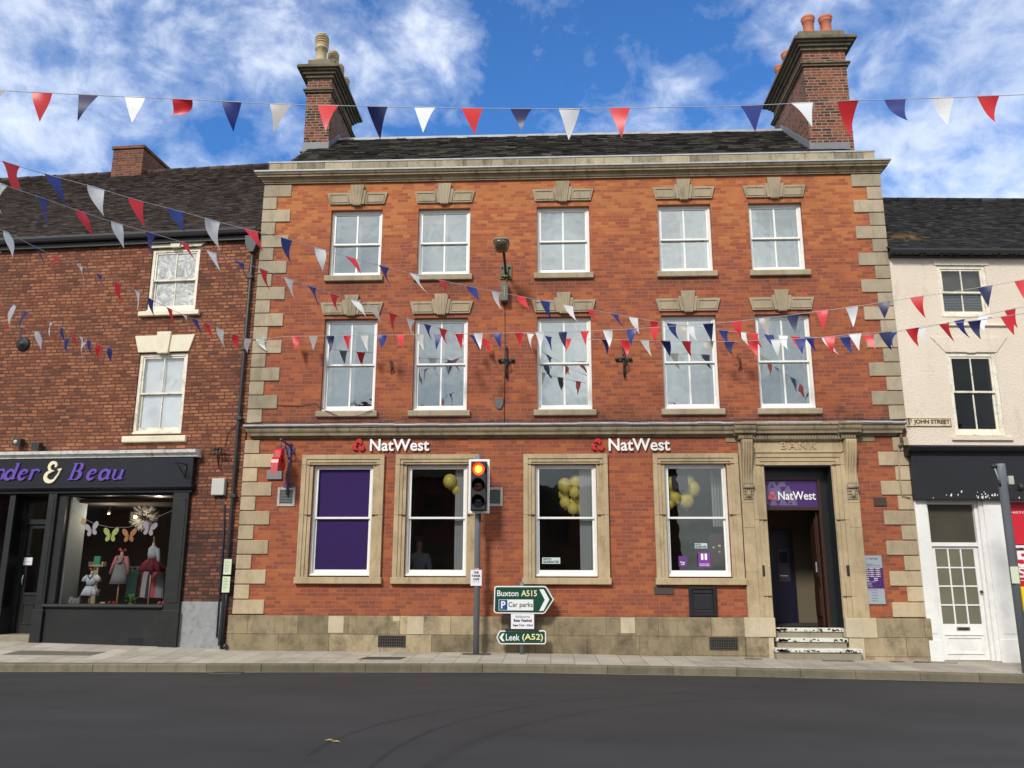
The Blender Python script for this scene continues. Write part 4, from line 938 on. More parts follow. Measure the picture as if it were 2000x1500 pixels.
MB().box(lx2-.01, lx2+.012, -.196, -.19, 7.17, 7.4).build('numbering', plain('faded_yellow_mark', (.3, .24, .1), .7), jb)
MB().tube([(lx2, -.02, 7.09), (lx2+.01, -.015, 6.0), (lx2, -.015, 4.52)], .006, 6).build('cable', M_BLACK, jb)
MB().tube([(lx2+.02, -.03, 7.49), (lx2+.03, -.03, 7.62)], .014, 6).build('conduit', M_OLIVE, jb)
for (u, lab) in ((989, 'ornate black iron wall bracket under the lamp cable'), (1218, 'ornate black iron wall bracket between the third and fourth first-floor windows')):
    bx_, _ = at(u, 712); m = MB()
    m.tube([(bx_, -.05, 6.06), (bx_, -.09, 5.95), (bx_, -.08, 5.6), (bx_+.01, -.04, 5.45)], .022, 8); m.ball((bx_, -.05, 6.09), .03, 8, 6, sz=1.8)
    m.box(bx_-.17, bx_+.17, -.035, -.012, 5.80, 5.87)
    for q in (-.14, .14): m.ball((bx_+q, -.04, 5.835), .038, 8, 6)
    m.tube([(bx_, -.08, 5.62), (bx_+.05, -.16, 5.72), (bx_, -.2, 5.9), (bx_-.02, -.12, 5.92)], .014, 6)
    m.ball((bx_, -.09, 5.84), .05, 8, 6)
    tag(m.build('iron_bracket', M_BLACK), lab, 'bracket')
for (u, v, lab) in ((765, 716, 'thin iron hook on the wall left of the second first-floor window'), (1443, 709, 'thin iron hook on the wall left of the fifth first-floor window')):
    hx, hz = at(u, v); m = MB(); m.tube([(hx-.03, -.02, hz+.15), (hx-.02, -.09, hz+.05), (hx+.02, -.10, hz-.05), (hx-.01, -.02, hz-.15)], .012, 6); m.tube([(hx-.03, -.02, hz+.13), (hx+.03, -.06, hz+.08), (hx+.02, -.03, hz-.1)], .009, 6)
    tag(m.build('iron_hook', plain('rusty_iron', (.06, .03, .02), .7)), lab, 'hook')
sx_, sz_ = at(975, 788)
tag(MB().prism([(sx_-.09, sz_+.10), (sx_-.09, sz_-.02), (sx_-.05, sz_-.10), (sx_, sz_-.13), (sx_+.05, sz_-.10), (sx_+.09, sz_-.02), (sx_+.09, sz_+.10)], -.035, .0).build('wall_shield', plain('grey_cast_shield', (.10, .10, .10), .6, .2, 12), None, .008), 'small grey cast shield on the brick just above the string course', 'shield')
m = MB(); pts = []
for i in range(40):
    x = -6.1+i*.34; pts.append((x, -.19-.012*math.sin(i*2.1), 4.515+.012*math.sin(i*1.3)+(.06 if i in (9, 10) else 0)))
m.tube(pts, .008, 5); tag(m.build('telephone_cable', M_BLACK), 'thin black cable clipped along the lead of the string course', 'cable')
m = MB(); m.tube([(-6.15, -.02, 4.93), (-5.2, -.02, 4.90), (-4.85, -.03, 4.95), (-4.6, -.10, 4.78), (-4.3, -.12, 4.64), (-3.9, -.12, 4.66), (-3.6, -.10, 4.80)], .007, 5)
tag(m.build('telephone_cable', M_BLACK), 'loose thin cable sagging under the first-floor left window', 'cable')

# ================================================================== LEFT BUILDING (old brick, dark shopfront)
lb_ = thing('brick_shop_building', 'old dark red brick building with charcoal shopfront and brown tiled roof, left of the bank', 'building', fr='L')
WL = [(-2.50, -1.38, 7.055, 8.50), (-2.54, -1.44, 4.35, 6.11), (-7.35, -6.23, 7.055, 8.50), (-7.4, -6.3, 4.35, 6.11)]
MB().wall(-15.5, -.02, 3.13, 8.62, WL, 0, .34).build('wall', M_OLD, lb_)
MB().box(-1.09, -.02, .0, .34, -.3, 2.35).build('wall', M_OLDDARK, lb_); MB().box(-1.09, -.02, .0, .34, 2.351, 3.129).build('wall', M_OLD, lb_)
zg = lambda lx: zwall(lx*.9976-6.26)
MB().xprism([(-.03, -.3), (.02, -.3), (.02, .95), (-.022, .945)], -1.10, -.20).build('cement_dado', M_CONC, lb_, bevel=.01)
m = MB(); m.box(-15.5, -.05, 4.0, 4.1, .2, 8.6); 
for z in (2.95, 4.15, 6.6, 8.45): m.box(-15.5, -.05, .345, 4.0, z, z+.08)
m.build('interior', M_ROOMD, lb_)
RL = (-.10, 8.78, 5.45, 13.35)
rf = MB(); tile_roof(rf, -15.5, -.03, RL[0], RL[1], RL[2], RL[3], .17, .098, th=.012, lip=.012, jit=.005)
rf.add([(-15.5, RL[0]+.05, RL[1]-.02), (-.03, RL[0]+.05, RL[1]-.02), (-.03, RL[2], RL[3]), (-15.5, RL[2], RL[3]), (-15.5, 10.5, 8.5), (-.03, 10.5, 8.5)], [(0,1,2,3), (3,2,5,4)])
rl = rf.build('roof', M_TILEL, lb_)
m = MB(); x = -15.5
while x < -.05: m.tube([(x, RL[2], RL[3]-.02+random.uniform(-.008, .008)), (min(x+.44, -.03), RL[2], RL[3]-.005)], .10, 8); x += .45
m.build('ridge_tiles', M_TILEL, rl)
_cm = at(217, 335, 5.15, 'L'); x0 = _cm[0]; x1 = at(276, 335, 5.15, 'L')[0]; cz_ = at(218, 293, 5.15, 'L')[1]
m = MB().box(x0, x1, 5.15, 6.6, 12.3, cz_); lc_ = m.build('chimney', M_CHIM2, rl)
MB().box(x0-.04, x1+.04, 5.11, 6.64, cz_, cz_+.10).build('chimney_cap', M_CHIM2, lc_, bevel=.01)
g = MB().xprism([(-.11, 8.78), (-.14, 8.84), (-.21, 8.84), (-.24, 8.78), (-.22, 8.72), (-.17, 8.70), (-.12, 8.73)], -15.5, -.05)
g.box(-15.5, -.03, -.10, .0, 8.60, 8.79); g.build('gutter', M_BLACK, lb_)
for i, o in enumerate(WL):
    up = o[2] > 6
    w_ = sash_window(lb_, *o, recess=.035, gl=M_FROST if up else M_GLD, mat=M_CREAM, back=None if up else M_CURT, box=.07, behind=.07)
    cx = (o[0]+o[1])/2; m = MB()
    if up:
        m.prism([(cx-.58, 8.52), (cx+.58, 8.52), (cx+.67, 8.595), (cx-.67, 8.595)], -.04, .02); m.prism([(cx-.61, 8.596), (cx+.61, 8.596), (cx+.67, 8.755), (cx-.67, 8.755)], -.042, .02); m.prism([(cx-.10, 8.50), (cx+.10, 8.50), (cx+.14, 8.76), (cx-.14, 8.76)], -.075, .02)
        sill(lb_, cx-.69, cx+.69, 6.93, 7.05, .09, M_CREAM2, w_)
    else:
        m.prism([(cx-.57, 6.125), (cx+.57, 6.125), (cx+.68, 6.495), (cx-.68, 6.495)], -.04, .02); m.prism([(cx-.12, 6.09), (cx+.12, 6.09), (cx+.16, 6.565), (cx-.16, 6.565)], -.08, .02)
        sill(lb_, cx-.70, cx+.70, 4.17, 4.31, .09, M_CREAM2, w_)
    m.build('keystone_lintel', M_CREAM2, w_, bevel=.006)
# shopfront
F = MB(); F.box(-15.5, -1.02, -.17, .0, 3.27, 3.84); F.build('fascia', M_SHOPF, lb_, bevel=.006)
MB().xprism([(.0, 3.835), (-.19, 3.835), (-.20, 3.87), (-.27, 3.91), (-.29, 3.97), (.0, 4.01)], -15.5, -.94).build('fascia_cornice', plain('peeling_white_cornice', (.82, .82, .80), .6, .1, 8, dirt=.8, dirtc=(.06, .05, .05), dlo=.5), lb_)
m = MB().xprism([(.0, 3.17), (-.14, 3.17), (-.20, 3.21), (-.20, 3.265), (.0, 3.269)], -15.5, -1.0); m.xprism([(.0, 3.11), (-.11, 3.11), (-.11, 3.168), (.0, 3.168)], -15.5, -1.03)
m.build('architrave', M_SHOPF, lb_, bevel=.004)
for (a, b) in ((-1.42, -1.085), (-4.16, -3.975)):
    m = MB(); m.box(a, b, -.10, .25, -.3, 3.109); m.box(a-.02, b+.02, -.13, -.1001, -.3, .78); m.box(a+.045, b-.045, -.112, -.1002, .92, 3.0); m.build('pilaster', M_SHOP, lb_, bevel=.006)
m = MB(); m.box(-3.97, -1.425, -.06, .2, -.3, .82); m.build('stall_riser', M_SHOP, lb_, bevel=.004)
MB().box(-2.1, -1.8, -.066, -.06, .10, .24).build('vent_grille', M_SHOPF, lb_)
MB().xprism([(.2, .822), (-.12, .822), (-.13, .85), (-.10, .885), (.2, .89)], -4.0, -1.424).build('shop_sill', M_SHOP, lb_, bevel=.005)
m = MB(); m.box(-3.97, -3.80, -.03, .08, .89, 3.109); m.box(-1.44, -1.425, -.03, .08, .89, 3.109); m.box(-3.80, -1.44, -.03, .06, 3.06, 3.108); m.build('window_frame', M_SHOP, lb_, bevel=.005)
MB().add([(-3.80, .02, .885), (-1.44, .02, .885), (-1.44, .02, 3.07), (-3.80, .02, 3.07)], [(0,1,2,3)]).build('shop_glass', M_GLS, lb_)
# left shop window (mostly out of frame) and door
m = MB(); m.box(-15.5, -4.99, -.05, .2, -.3, .80); m.build('stall_riser', M_SHOP, lb_, bevel=.004)
m = MB(); m.box(-5.06, -4.93, -.06, .25, .80, 3.109); m.box(-4.99, -4.93, -.05, .9, -.3, 3.1); m.build('window_frame', M_SHOP, lb_, bevel=.005)
MB().add([(-15.5, .02, .80), (-5.06, .02, .80), (-5.06, .02, 3.1), (-15.5, .02, 3.1)], [(0,1,2,3)]).build('shop_glass', M_GLS, lb_)
DY = .35; dz = .275
m = MB(); m.box(-4.93, -4.86, DY-.04, DY+.10, dz, 3.10); m.box(-4.18, -4.14, DY-.04, DY+.10, dz, 3.10); m.box(-4.86, -4.18, DY-.04, DY+.1, 2.50, 2.60); m.box(-4.86, -4.18, DY-.04, DY+.1, 3.02, 3.10)
m.build('door_frame', M_SHOP, lb_, bevel=.004)
m = MB(); ax, bx2, cx2 = -4.855, -4.40, -4.18
pocket(m, ax, bx2, dz, 2.495, .085, DY, DY+.05, tb=.82, tt=.08); pocket(m, bx2+.004, cx2-.002, dz, 2.495, .055, DY, DY+.05, tb=.82, tt=.08)
pocket(m, ax+.10, bx2-.10, dz+.18, dz+.60, .022, DY-.014, DY+.001); pocket(m, bx2+.06, cx2-.06, dz+.18, dz+.60, .02, DY-.014, DY+.001); m.box(ax+.09, bx2-.06, DY-.018, DY, dz+.76, dz+.80)
dr = m.build('door', M_SHOP, lb_, bevel=.004)
m = MB(); m.add([(ax+.08, DY+.03, dz+.8), (bx2-.08, DY+.03, dz+.8), (bx2-.08, DY+.03, 2.42), (ax+.08, DY+.03, 2.42)], [(0,1,2,3)]).add([(bx2+.05, DY+.03, dz+.8), (cx2-.05, DY+.03, dz+.8), (cx2-.05, DY+.03, 2.42), (bx2+.05, DY+.03, 2.42)], [(0,1,2,3)]).add([(-4.86, DY+.03, 2.6), (-4.18, DY+.03, 2.6), (-4.18, DY+.03, 3.02), (-4.86, DY+.03, 3.02)], [(0,1,2,3)])
m.build('door_glass', M_GLS, dr)
MB().tube([(ax+.045, DY-.03, 1.25), (ax+.045, DY-.05, 1.35), (ax+.045, DY-.03, 1.45)], .012, 6).build('handle', M_SILV, dr)
MB().box(-4.93, -4.16, -.06, DY+.3, -.3, dz-.002).build('doorstep', M_STEP, lb_, bevel=.012)
hs = thing('door_hanging_sign', 'small white hanging sign with three dots inside the dark shop door', 'sign', (-4.62, DY, 1.6), fr='L')
hx0, hz0 = at(46, 1104, DY, 'L'); hx1, hz1 = at(65, 1089, DY, 'L')
MB().box(hx0, hx1, DY-.02, DY-.005, hz0, hz1).build('board', M_PAPER, hs, bevel=.008)
m = MB(); mx_ = (hx0+hx1)/2; m.tube([(hx0+.03, DY-.012, hz1), (mx_, DY-.012, hz1+.08), (hx1-.03, DY-.012, hz1)], .006, 5); m.build('cord', M_TXT, hs)
m = MB()
for q in (-.04, 0, .04): m.lathe([(.009, 0), (.009, .004)], (mx_+q, DY-.02, (hz0+hz1)/2-.01), 8, axis='y')
m.build('dots', M_TXT, hs)

# shop sign letters (bold sheared letters with slab serifs)
fr = 'L'
def shop_word(body, u0, u1, vb, vt, mat, sh=.32, bold=.028, par=None, descale=1):
    a, zb = at(u0, vb, -.18, fr); b, zt = at(u1, vt, -.18, fr)
    return MB().text(body, a, b, zb, zt, -.172, .03, bold=bold, shear=sh, space=1.15).build('lettering', mat, par, bevel=.003)
M_VIOLET = plain('violet_sign_letter', (0.13, 0.065, 0.40), 0.4, 0.03, 5)
ssn = thing('shop_sign', 'slanting violet and cream letters on the dark fascia of the left shop', 'sign', (-4.5, -.17, 3.3), fr='L')
def glyph_serif(mb, strokes, ox, oz, h, w, sh=.30):
    """letter drawn as tapering strokes; strokes: lists of (x,z,half width) in a unit box"""
    for st in strokes:
        L, Rr_ = [], []
        for i, (x, z, hw) in enumerate(st):
            p0 = st[max(i-1, 0)]; p1 = st[min(i+1, len(st)-1)]; dx, dz_ = (p1[0]-p0[0]), (p1[1]-p0[1]); l_ = math.hypot(dx, dz_) or 1
            nx, nz = -dz_/l_, dx/l_
            L.append((x+nx*hw, z+nz*hw)); Rr_.append((x-nx*hw, z-nz*hw))
        for i in range(len(st)-1):
            q = [L[i], L[i+1], Rr_[i+1], Rr_[i]]
            q = [(ox+(x*w+z*sh)*h, oz+z*h) for x, z in q]
            mb.prism(q, -.202+random.uniform(0, .0015), -.171)
    return mb
def arc(cx, cz, rx, rz, a0, a1, t0, t1, n=12):
    o = []
    for i in range(n+1):
        k = i/n; a = R(a0+(a1-a0)*k); tt = t0+(t1-t0)*math.sin(math.pi*k) if t1 >= 0 else t0
        o.append((cx+rx*math.cos(a), cz+rz*math.sin(a), tt))
    return o
B_, T_ = .085, .03
GL = {
 'n': [[(.12, 0, B_), (.12, .62, B_)], [(0, .62, .025), (.2, .62, .035)], arc(.36, .38, .24, .24, 160, 0, .03, .07), [(.60, .38, B_), (.60, .06, B_)], [(.52, .03, .03), (.78, .1, .025)]],
 'd': [arc(.32, .31, .24, .29, 20, 340, .05, .095), [(.62, 1.0, B_), (.62, .05, B_)], [(.46, .98, .03), (.68, 1.0, .03)], [(.60, .03, .03), (.80, .09, .025)]],
 'e': [[(.14, .31, .03), (.54, .42, .03)], arc(.34, .31, .24, .29, 25, 325, .045, .095)],
 'r': [[(.18, 0, B_), (.18, .62, B_)], [(.04, .60, .025), (.24, .62, .035)], arc(.42, .42, .22, .20, 165, 50, .035, .06, 8), [(.56, .56, .075), (.60, .50, .06)]],
 'B': [[(.20, 0, B_), (.20, 1.0, B_)], [(.02, .02, .03), (.40, .02, .03)], [(.02, .98, .03), (.40, .98, .03)], [(.2, .53, .028), (.45, .53, .028)], arc(.42, .76, .22, .225, 90, -90, .03, .10), arc(.44, .27, .27, .25, 90, -90, .03, .11)],
 'a': [arc(.32, .31, .24, .29, 20, 340, .05, .095), [(.60, .60, B_), (.60, .05, B_)], [(.60, .03, .03), (.80, .09, .025)]],
 'u': [[(.14, .60, B_), (.14, .26, B_)], arc(.34, .26, .20, .24, 180, 350, .07, .035), [(.60, .62, B_), (.60, .04, B_)], [(0, .60, .025), (.2, .60, .035)], [(.48, .60, .025), (.64, .60, .035)], [(.60, .03, .03), (.80, .09, .025)]],
 '&': [[(.80, .60, .04), (1.04, .64, .045), (1.0, .56, .02)], [(.95, .60, .035), (.86, .34, .045), (.70, .12, .06)], arc(.44, .25, .32, .26, 330, 90, .05, .11, 14), arc(.48, .76, .22, .22, 270, 10, .05, .09, 14), [(.40, .52, .03), (.58, .55, .03)], [(.66, .80, .07), (.62, .74, .05)]],
}
def word(letters, spec, mat):
    m = MB()
    for ch, u, s_ in spec:
        X, Z = at(u, 937.5-.0*u, -.18, fr); glyph_serif(m, GL[ch], X, Z, s_*.345, 1.0, .30)
    return m.build('lettering', mat, ssn)
word('', [('n', -14, 1), ('d', 6, 1), ('e', 32, 1), ('r', 53, 1), ('B', 132, 1), ('e', 166, 1), ('a', 190, 1), ('u', 215, 1)], M_VIOLET)
m = MB(); X, Z = at(84, 940.5, -.18, fr); glyph_serif(m, GL['&'], X, Z, .40, .92, .05); m.build('lettering', plain('cream_sign_letter', (.80, .74, .52), .4), ssn)
MB().text('Lan', *(lambda a, b: (a, b))(at(-80, 938, -.18, fr)[0], at(-18, 938, -.18, fr)[0]), at(0, 938, -.18, fr)[1], at(0, 903, -.18, fr)[1], -.172, .03, bold=.03, shear=.3).build('lettering', M_VIOLET, ssn)
# iron bracket on the fascia corner
m = MB(); P = lambda u, v, y: (lambda q: (q[0], y, q[1]))(at(u, v, y, fr))
m.tube([P(363, 904, -.19), P(361, 933, -.19)], .010, 6); m.tube([P(341, 902, -.6), P(363, 907, -.19)], .010, 6); m.tube([P(343, 903, -.58), P(361, 930, -.19)], .008, 6); m.tube([P(352, 906, -.4), P(354, 918, -.38)], .006, 5)
tag(m.build('sign_bracket', M_BLACK, None, 0, 'L'), 'thin black triangular sign bracket at the right end of the dark fascia', 'bracket')

# fixtures on the left wall
m = MB(); dx_ = -.14
m.tube([(dx_, -.07, 8.30), (dx_-.02, -.07, 5.2), (dx_-.03, -.07, 2.2), (dx_-.06, -.07, .12)], .034, 10)
for z in (7.7, 6.1, 4.6, 3.0, 1.5): m.box(dx_-.08, dx_+.05, -.115, -.0, z, z+.06); m.lathe([(.046, 0), (.046, .10)], (dx_-.02, -.07, z-.02), 10)
m.prism([(dx_-.16, 8.66), (dx_-.14, 8.46), (dx_-.05, 8.28), (dx_+.05, 8.28), (dx_+.11, 8.46), (dx_+.11, 8.66)], -.17, -.01)
tag(m.build('downpipe', M_PIPE, None, .004, 'L'), 'black cast-iron downpipe with hopper head at the junction with the bank', 'downpipe')
m = MB(); m.tube([P(424, 968, -.03), P(438, 985, -.03), P(437, 1040, -.03), P(423, 1245, -.05)], .016, 6)
tag(m.build('cable_conduit', plain('blue_grey_conduit', (.03, .045, .085), .5), None, 0, 'L'), 'blue-grey conduit running down from the pale box on the left wall', 'conduit')
m = MB(); m.tube([P(446, 1118, -.06), P(434, 1255, -.06)], .022, 8); m.ball((P(440, 1262, -.12)), .05, 8, 6)
tag(m.build('waste_pipe', M_PIPE, None, 0, 'L'), 'short dark pipe with pale stone at its foot beside the bank plinth', 'pipe')
x0, z0 = at(411, 967, -.12, 'L'); x1, z1 = at(439, 934, -.12, 'L')
tag(MB().box(x0, x1, -.12, .0, z0, z1).build('junction_box', M_GREYBOX, None, .015, 'L'), 'pale grey square box on the brick right of the shop fascia', 'junction box')
for (u0, u1, v0, v1, lab) in ((436, 453, 1092, 1122, 'pale green paper notice on the pipe, upper of two'), (433, 450, 1126, 1157, 'pale green paper notice on the pipe, lower of two')):
    x0, z0 = at(u0, v1, -.12, 'L'); x1, z1 = at(u1, v0, -.12, 'L')
    nt = thing('street_notice', lab, 'notice', (x0, -.12, z0), fr='L', group='paper notices on poles')
    MB().box(x0, x1, -.125, -.115, z0, z1).build('sheet', M_PAPERG, nt)
    m = MB()
    for i in range(8): m.box(x0+.02, x1-.02-random.uniform(0, .06), -.127, -.1251, z1-.04-i*.03, z1-.034-i*.03)
    m.build('print', M_COVERG, nt)
def spot(u, v, lab, lens=True, fr='L'):
    x, z = at(u, v, -.10, fr); f = thing('floodlight', lab, 'light', (x, 0, z), fr=fr)
    m = MB(); m.box(x-.03, x+.03, -.06, 0, z-.03, z+.06); m.prism([(x-.10, z-.06), (x+.08, z-.09), (x+.09, z+.08), (x-.09, z+.10)], -.19, -.05)
    m.build('housing', M_BLACK, f, bevel=.012)
    if lens: m = MB(); m.lathe([(.045, 0), (.04, .02), (.01, .03)], (x-.02, -.19, z+.01), 12, axis='y'); m.build('lens', M_GREYBOX, f)
spot(38, 865, 'black floodlight with round lens above the white shop cornice')
spot(74, 873, 'small black bracket light right of the round-lens floodlight', lens=False)
x, z = at(43, 671, -.05, 'L'); dsk = MB().lathe([(.155, 0), (.16, .02), (.14, .05), (.06, .06), (.05, .08), (.01, .085)], (x, 0, z), 28, axis='y')
tag(dsk.build('wall_disc', M_BLACK, None, 0, 'L'), 'round black pattress plate high on the old brick wall', 'wall anchor')
m = MB(); bx_, bz_ = at(428, 885, -.05, 'L')
for s_ in (-1, 1):
    pts = [(bx_+s_*(.02+.07*math.sin(a*.5)+.03*math.cos(a)), -.10-.015*a, bz_+.02+.08*math.cos(a*.9)) for a in [i*.5 for i in range(10)]]; m.tube(pts, .013, 6)
m.tube([(bx_, -.04, bz_+.12), (bx_, -.16, bz_-.02), (bx_+.02, -.05, bz_-.28)], .016, 6); m.tube([(bx_-.24, -.03, bz_-.0), (bx_+.26, -.03, bz_-.02)], .008, 5); m.tube([(bx_+.02, -.06, bz_-.1), (bx_+.2, -.04, bz_-.12)], .010, 5); m.ball((bx_+.02, -.06, bz_-.30), .022, 8, 6)
for q in (-.07, .0, .08): m.ball((bx_+q, -.13, bz_+.08-.05*abs(q)*10*.1), .03, 8, 6)
tag(m.build('scroll_bracket', M_BLACK, None, 0, 'L'), 'twisted black iron scroll bracket on the brick above the pale box', 'bracket')
m = MB(); m.tube([P(440, 870, -.02), P(445, 845, -.02), P(463, 828, -.03), P(476, 826, -.03)], .007, 5); m.tube([P(470, 870, -.02), P(462, 940, -.02)], .006, 5)
tag(m.build('telephone_cable', M_BLACK, None, 0, 'L'), 'thin black wire curling from the scroll bracket to the bank corner', 'cable')

# ---------------------------------------------------------------- inside the left shop
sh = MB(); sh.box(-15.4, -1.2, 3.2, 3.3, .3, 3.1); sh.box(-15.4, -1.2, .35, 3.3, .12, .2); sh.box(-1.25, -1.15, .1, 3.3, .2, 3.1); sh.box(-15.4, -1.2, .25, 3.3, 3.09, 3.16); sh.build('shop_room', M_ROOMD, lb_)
MB().box(-3.80, -1.44, .06, .9, .70, .80).build('display_floor', plain('grey_display_board', (.16, .16, .16), .7), lb_)
MB().box(-3.79, -3.75, .10, .62, .8, 3.05).build('side_panel', plain('pale_blue_grey_panel', (.26, .31, .33), .8), lb_)
PS = lambda u, v, y: (lambda q: (q[0], y, q[1]))(at(u, v, y, 'L'))
FZ = .80
def cl(name, c): return plain(name, c, .85, .15, 30)
def form(u, v_neck, y, label, parts, pole=.018, knob=None):
    x, _, zn = PS(u, v_neck, y); f = thing('dressmaker_form', label, 'mannequin', (x, y, FZ), fr='L', group='child dress forms in the shop window')
    m = MB(); m.tube([(x, y, FZ+.01), (x, y, zn-.2)], pole, 10); m.lathe([(.10, 0), (.10, .015), (.03, .03)], (x, y, FZ), 16); m.build('wooden_stand', plain('pale_wood', (.50, .36, .16), .6), f)
    m = MB(); m.lathe([(.035, 0), (.045, -.05), (.03, .04), (.028, .07)], (x, y, zn), 12)
    if knob: m.lathe([(.02, .07), (.028, .10), (.018, .13), (.022, .16), (.006, .22)], (x, y, zn), 10)
    m.build('neck', plain('calico_neck', (.55, .50, .40), .8), f)
    for nm, mat, rings in parts:
        m = MB()
        for kind, data in rings:
            if kind == 'L': m.lathe([(r_, zn+h) for r_, h in data], (x, y, 0), 26, sy=.6)
            elif kind == 'F':       # flared fluted skirt
                n = 48; rg = []
                for r_, h, w_ in data: rg.append([(x+(r_+w_*math.sin(k*9*2*math.pi/n))*math.cos(2*math.pi*k/n), y+.62*(r_+w_*math.sin(k*9*2*math.pi/n))*math.sin(2*math.pi*k/n), zn+h+.02*math.sin(k*1.7)*(w_*20)) for k in range(n)])
                loft(m, rg)
            else: m.tube([(x+a, y+b, zn+c_) for a, b, c_ in data[0]], data[1], 8)
        m.build(nm, mat, f)
    return f, x, zn
f1, fx, fz = form(180, 1122, .35, 'small dress form in a white short-sleeved sailor dress', [('dress', cl('white_cotton', (.55, .60, .68)), [('L', [(.04, .0), (.10, -.03), (.115, -.12), (.095, -.22)]), ('F', [(.095, -.215, .0), (.15, -.32, .01), (.185, -.42, .02)]), ('T', ([(-.09, 0, -.04), (-.15, 0, -.09), (-.17, 0, -.14)], [.05, .05, .045])), ('T', ([(.09, 0, -.04), (.15, 0, -.09), (.17, 0, -.14)], [.05, .05, .045]))]), ('collar', cl('navy_trim', (.03, .04, .08)), [('T', ([(-.06, -.06, .0), (0, -.085, -.09), (.06, -.06, .0)], .01)), ('T', ([(-.10, -.05, -.22), (0, -.07, -.225), (.10, -.05, -.22)], .008))]), ('hair_bow', cl('brown_bow', (.22, .07, .03)), [('T', ([(-.06, 0, .12), (0, 0, .09), (.07, 0, .12)], [.03, .012, .03]))])])
f2, fx2, fz2 = form(238, 1085, .45, 'dress form in a grey pinafore over a pink long-sleeved top with red bow', [('pinafore', cl('grey_wool', (.20, .22, .23)), [('L', [(.10, -.07), (.11, -.14), (.13, -.25), (.17, -.42), (.205, -.58)]), ('T', ([(-.06, -.06, -.10), (-.07, -.05, .0)], .012)), ('T', ([(.06, -.06, -.10), (.07, -.05, .0)], .012))]), ('top', cl('pink_jersey', (.45, .16, .18)), [('L', [(.05, .0), (.10, -.02), (.098, -.14)]), ('T', ([(-.09, 0, -.03), (-.16, 0, -.2), (-.21, 0, -.38)], [.05, .042, .035])), ('T', ([(.09, 0, -.03), (.16, 0, -.2), (.19, 0, -.38)], [.05, .042, .035]))]), ('hair_bow', cl('red_bow', (.55, .10, .06)), [('T', ([(-.07, 0, .13), (0, 0, .08), (.07, 0, .12)], [.035, .012, .035]))]), ('fox_face', cl('rust_felt', (.34, .13, .07)), [('T', ([(-.07, -.085, -.12), (0, -.10, -.16), (.07, -.085, -.12)], .014))])])
f3, fx3, fz3 = form(300, 1068, .38, 'dress form in a pale grey jumper and dark red net skirt', [('jumper', cl('pale_grey_knit', (.38, .42, .46)), [('L', [(.045, .02), (.10, -.03), (.11, -.14), (.095, -.24)]), ('T', ([(.09, 0, -.04), (.13, 0, -.2), (.15, 0, -.38)], [.045, .04, .035]))]), ('skirt', cl('dark_red_net', (.13, .008, .018)), [('F', [(.09, -.23, .0), (.19, -.34, .02), (.27, -.48, .03), (.22, -.50, .02)])])], knob=True)
# stacked shelf, lamp shade, bags and toys
sx, sy, sz = PS(190, 1103, .75)
t_ = thing('display_stand', 'pale wooden tree-shaped display stand with two trays behind the sailor dress', 'stand', (sx, sy, FZ), fr='L')
MB().box(sx-.05, sx+.05, sy-.03, sy+.03, FZ, sz).box(sx-.12, sx+.12, sy-.04, sy+.04, FZ+.30, FZ+.36).box(sx-.17, sx+.17, sy-.06, sy+.06, sz-.04, sz).box(sx-.17, sx-.13, sy-.06, sy+.06, sz, sz+.06).box(sx+.13, sx+.17, sy-.06, sy+.06, sz, sz+.06).build('frame', plain('limed_wood', (.42, .36, .24), .7, .2), t_, bevel=.004)
tag(MB().prism([(sx-.08, sz+.004), (sx+.06, sz+.004), (sx+.07, sz+.18), (sx-.07, sz+.18)], sy-.03, sy+.01).build('story_book', cl('green_book_cover', (.06, .30, .16)), None, .003, 'L'), 'green and pale book standing on the upper tray of the wooden display stand', 'book')
bx_, by_, bz_ = PS(147, 1172, .25)
bg_ = thing('novelty_bag', 'grey child bag with cat ears and whisker face on the display floor', 'bag', (bx_, by_, FZ), fr='L')
MB().prism([(bx_-.13, FZ+.002), (bx_+.13, FZ+.002), (bx_+.13, FZ+.14), (bx_+.105, FZ+.24), (bx_+.06, FZ+.19), (bx_-.06, FZ+.19), (bx_-.105, FZ+.24), (bx_-.13, FZ+.14)], by_-.05, by_+.05).build('body', cl('grey_felt', (.22, .22, .23)), bg_, bevel=.02)
MB().box(bx_-.15, bx_+.15, by_-.06, by_+.06, FZ+.002, FZ+.022).build('base', M_GREYBOX, bg_)
m = MB().ball((bx_-.05, by_-.052, FZ+.12), .012, 8, 6).ball((bx_+.05, by_-.052, FZ+.12), .012, 8, 6); m.box(bx_-.04, bx_+.04, by_-.054, by_-.05, FZ+.05, FZ+.065); m.build('face', M_TXT, bg_)
def toy(name, u, y, label, cat, mat, balls):
    x, _, _z = PS(u, 1170, y); m = MB()
    for a, b, c_, r_ in balls: m.ball((x+a, y+b, FZ+c_), r_, 10, 8)
    return tag(m.build(name, mat, None, 0, 'L'), label, cat)
toy('red_boots', 219, .30, 'pair of small crimson boots beneath the grey pinafore', 'boots', cl('crimson_rubber', (.42, .02, .06)), [(-.05, 0, .05, .045), (-.05, 0, .10, .035), (.05, 0, .05, .045), (.05, 0, .10, .035), (-.03, -.04, .03, .03), (.07, -.04, .03, .03)])
toy('soft_toy', 323, .32, 'bright pink soft toy at the right end of the display floor', 'soft toy', cl('pink_plush', (.55, .05, .12)), [(0, 0, .08, .08), (.06, 0, .17, .055), (-.07, -.04, .04, .04), (.03, 0, .24, .03), (.09, 0, .24, .03)])
toy('soft_toy', 313, .28, 'small coral soft toy in front of the pink one', 'soft toy', cl('coral_plush', (.60, .14, .12)), [(-.03, -.02, .05, .05), (.01, -.03, .11, .035), (-.07, 0, .03, .03)])
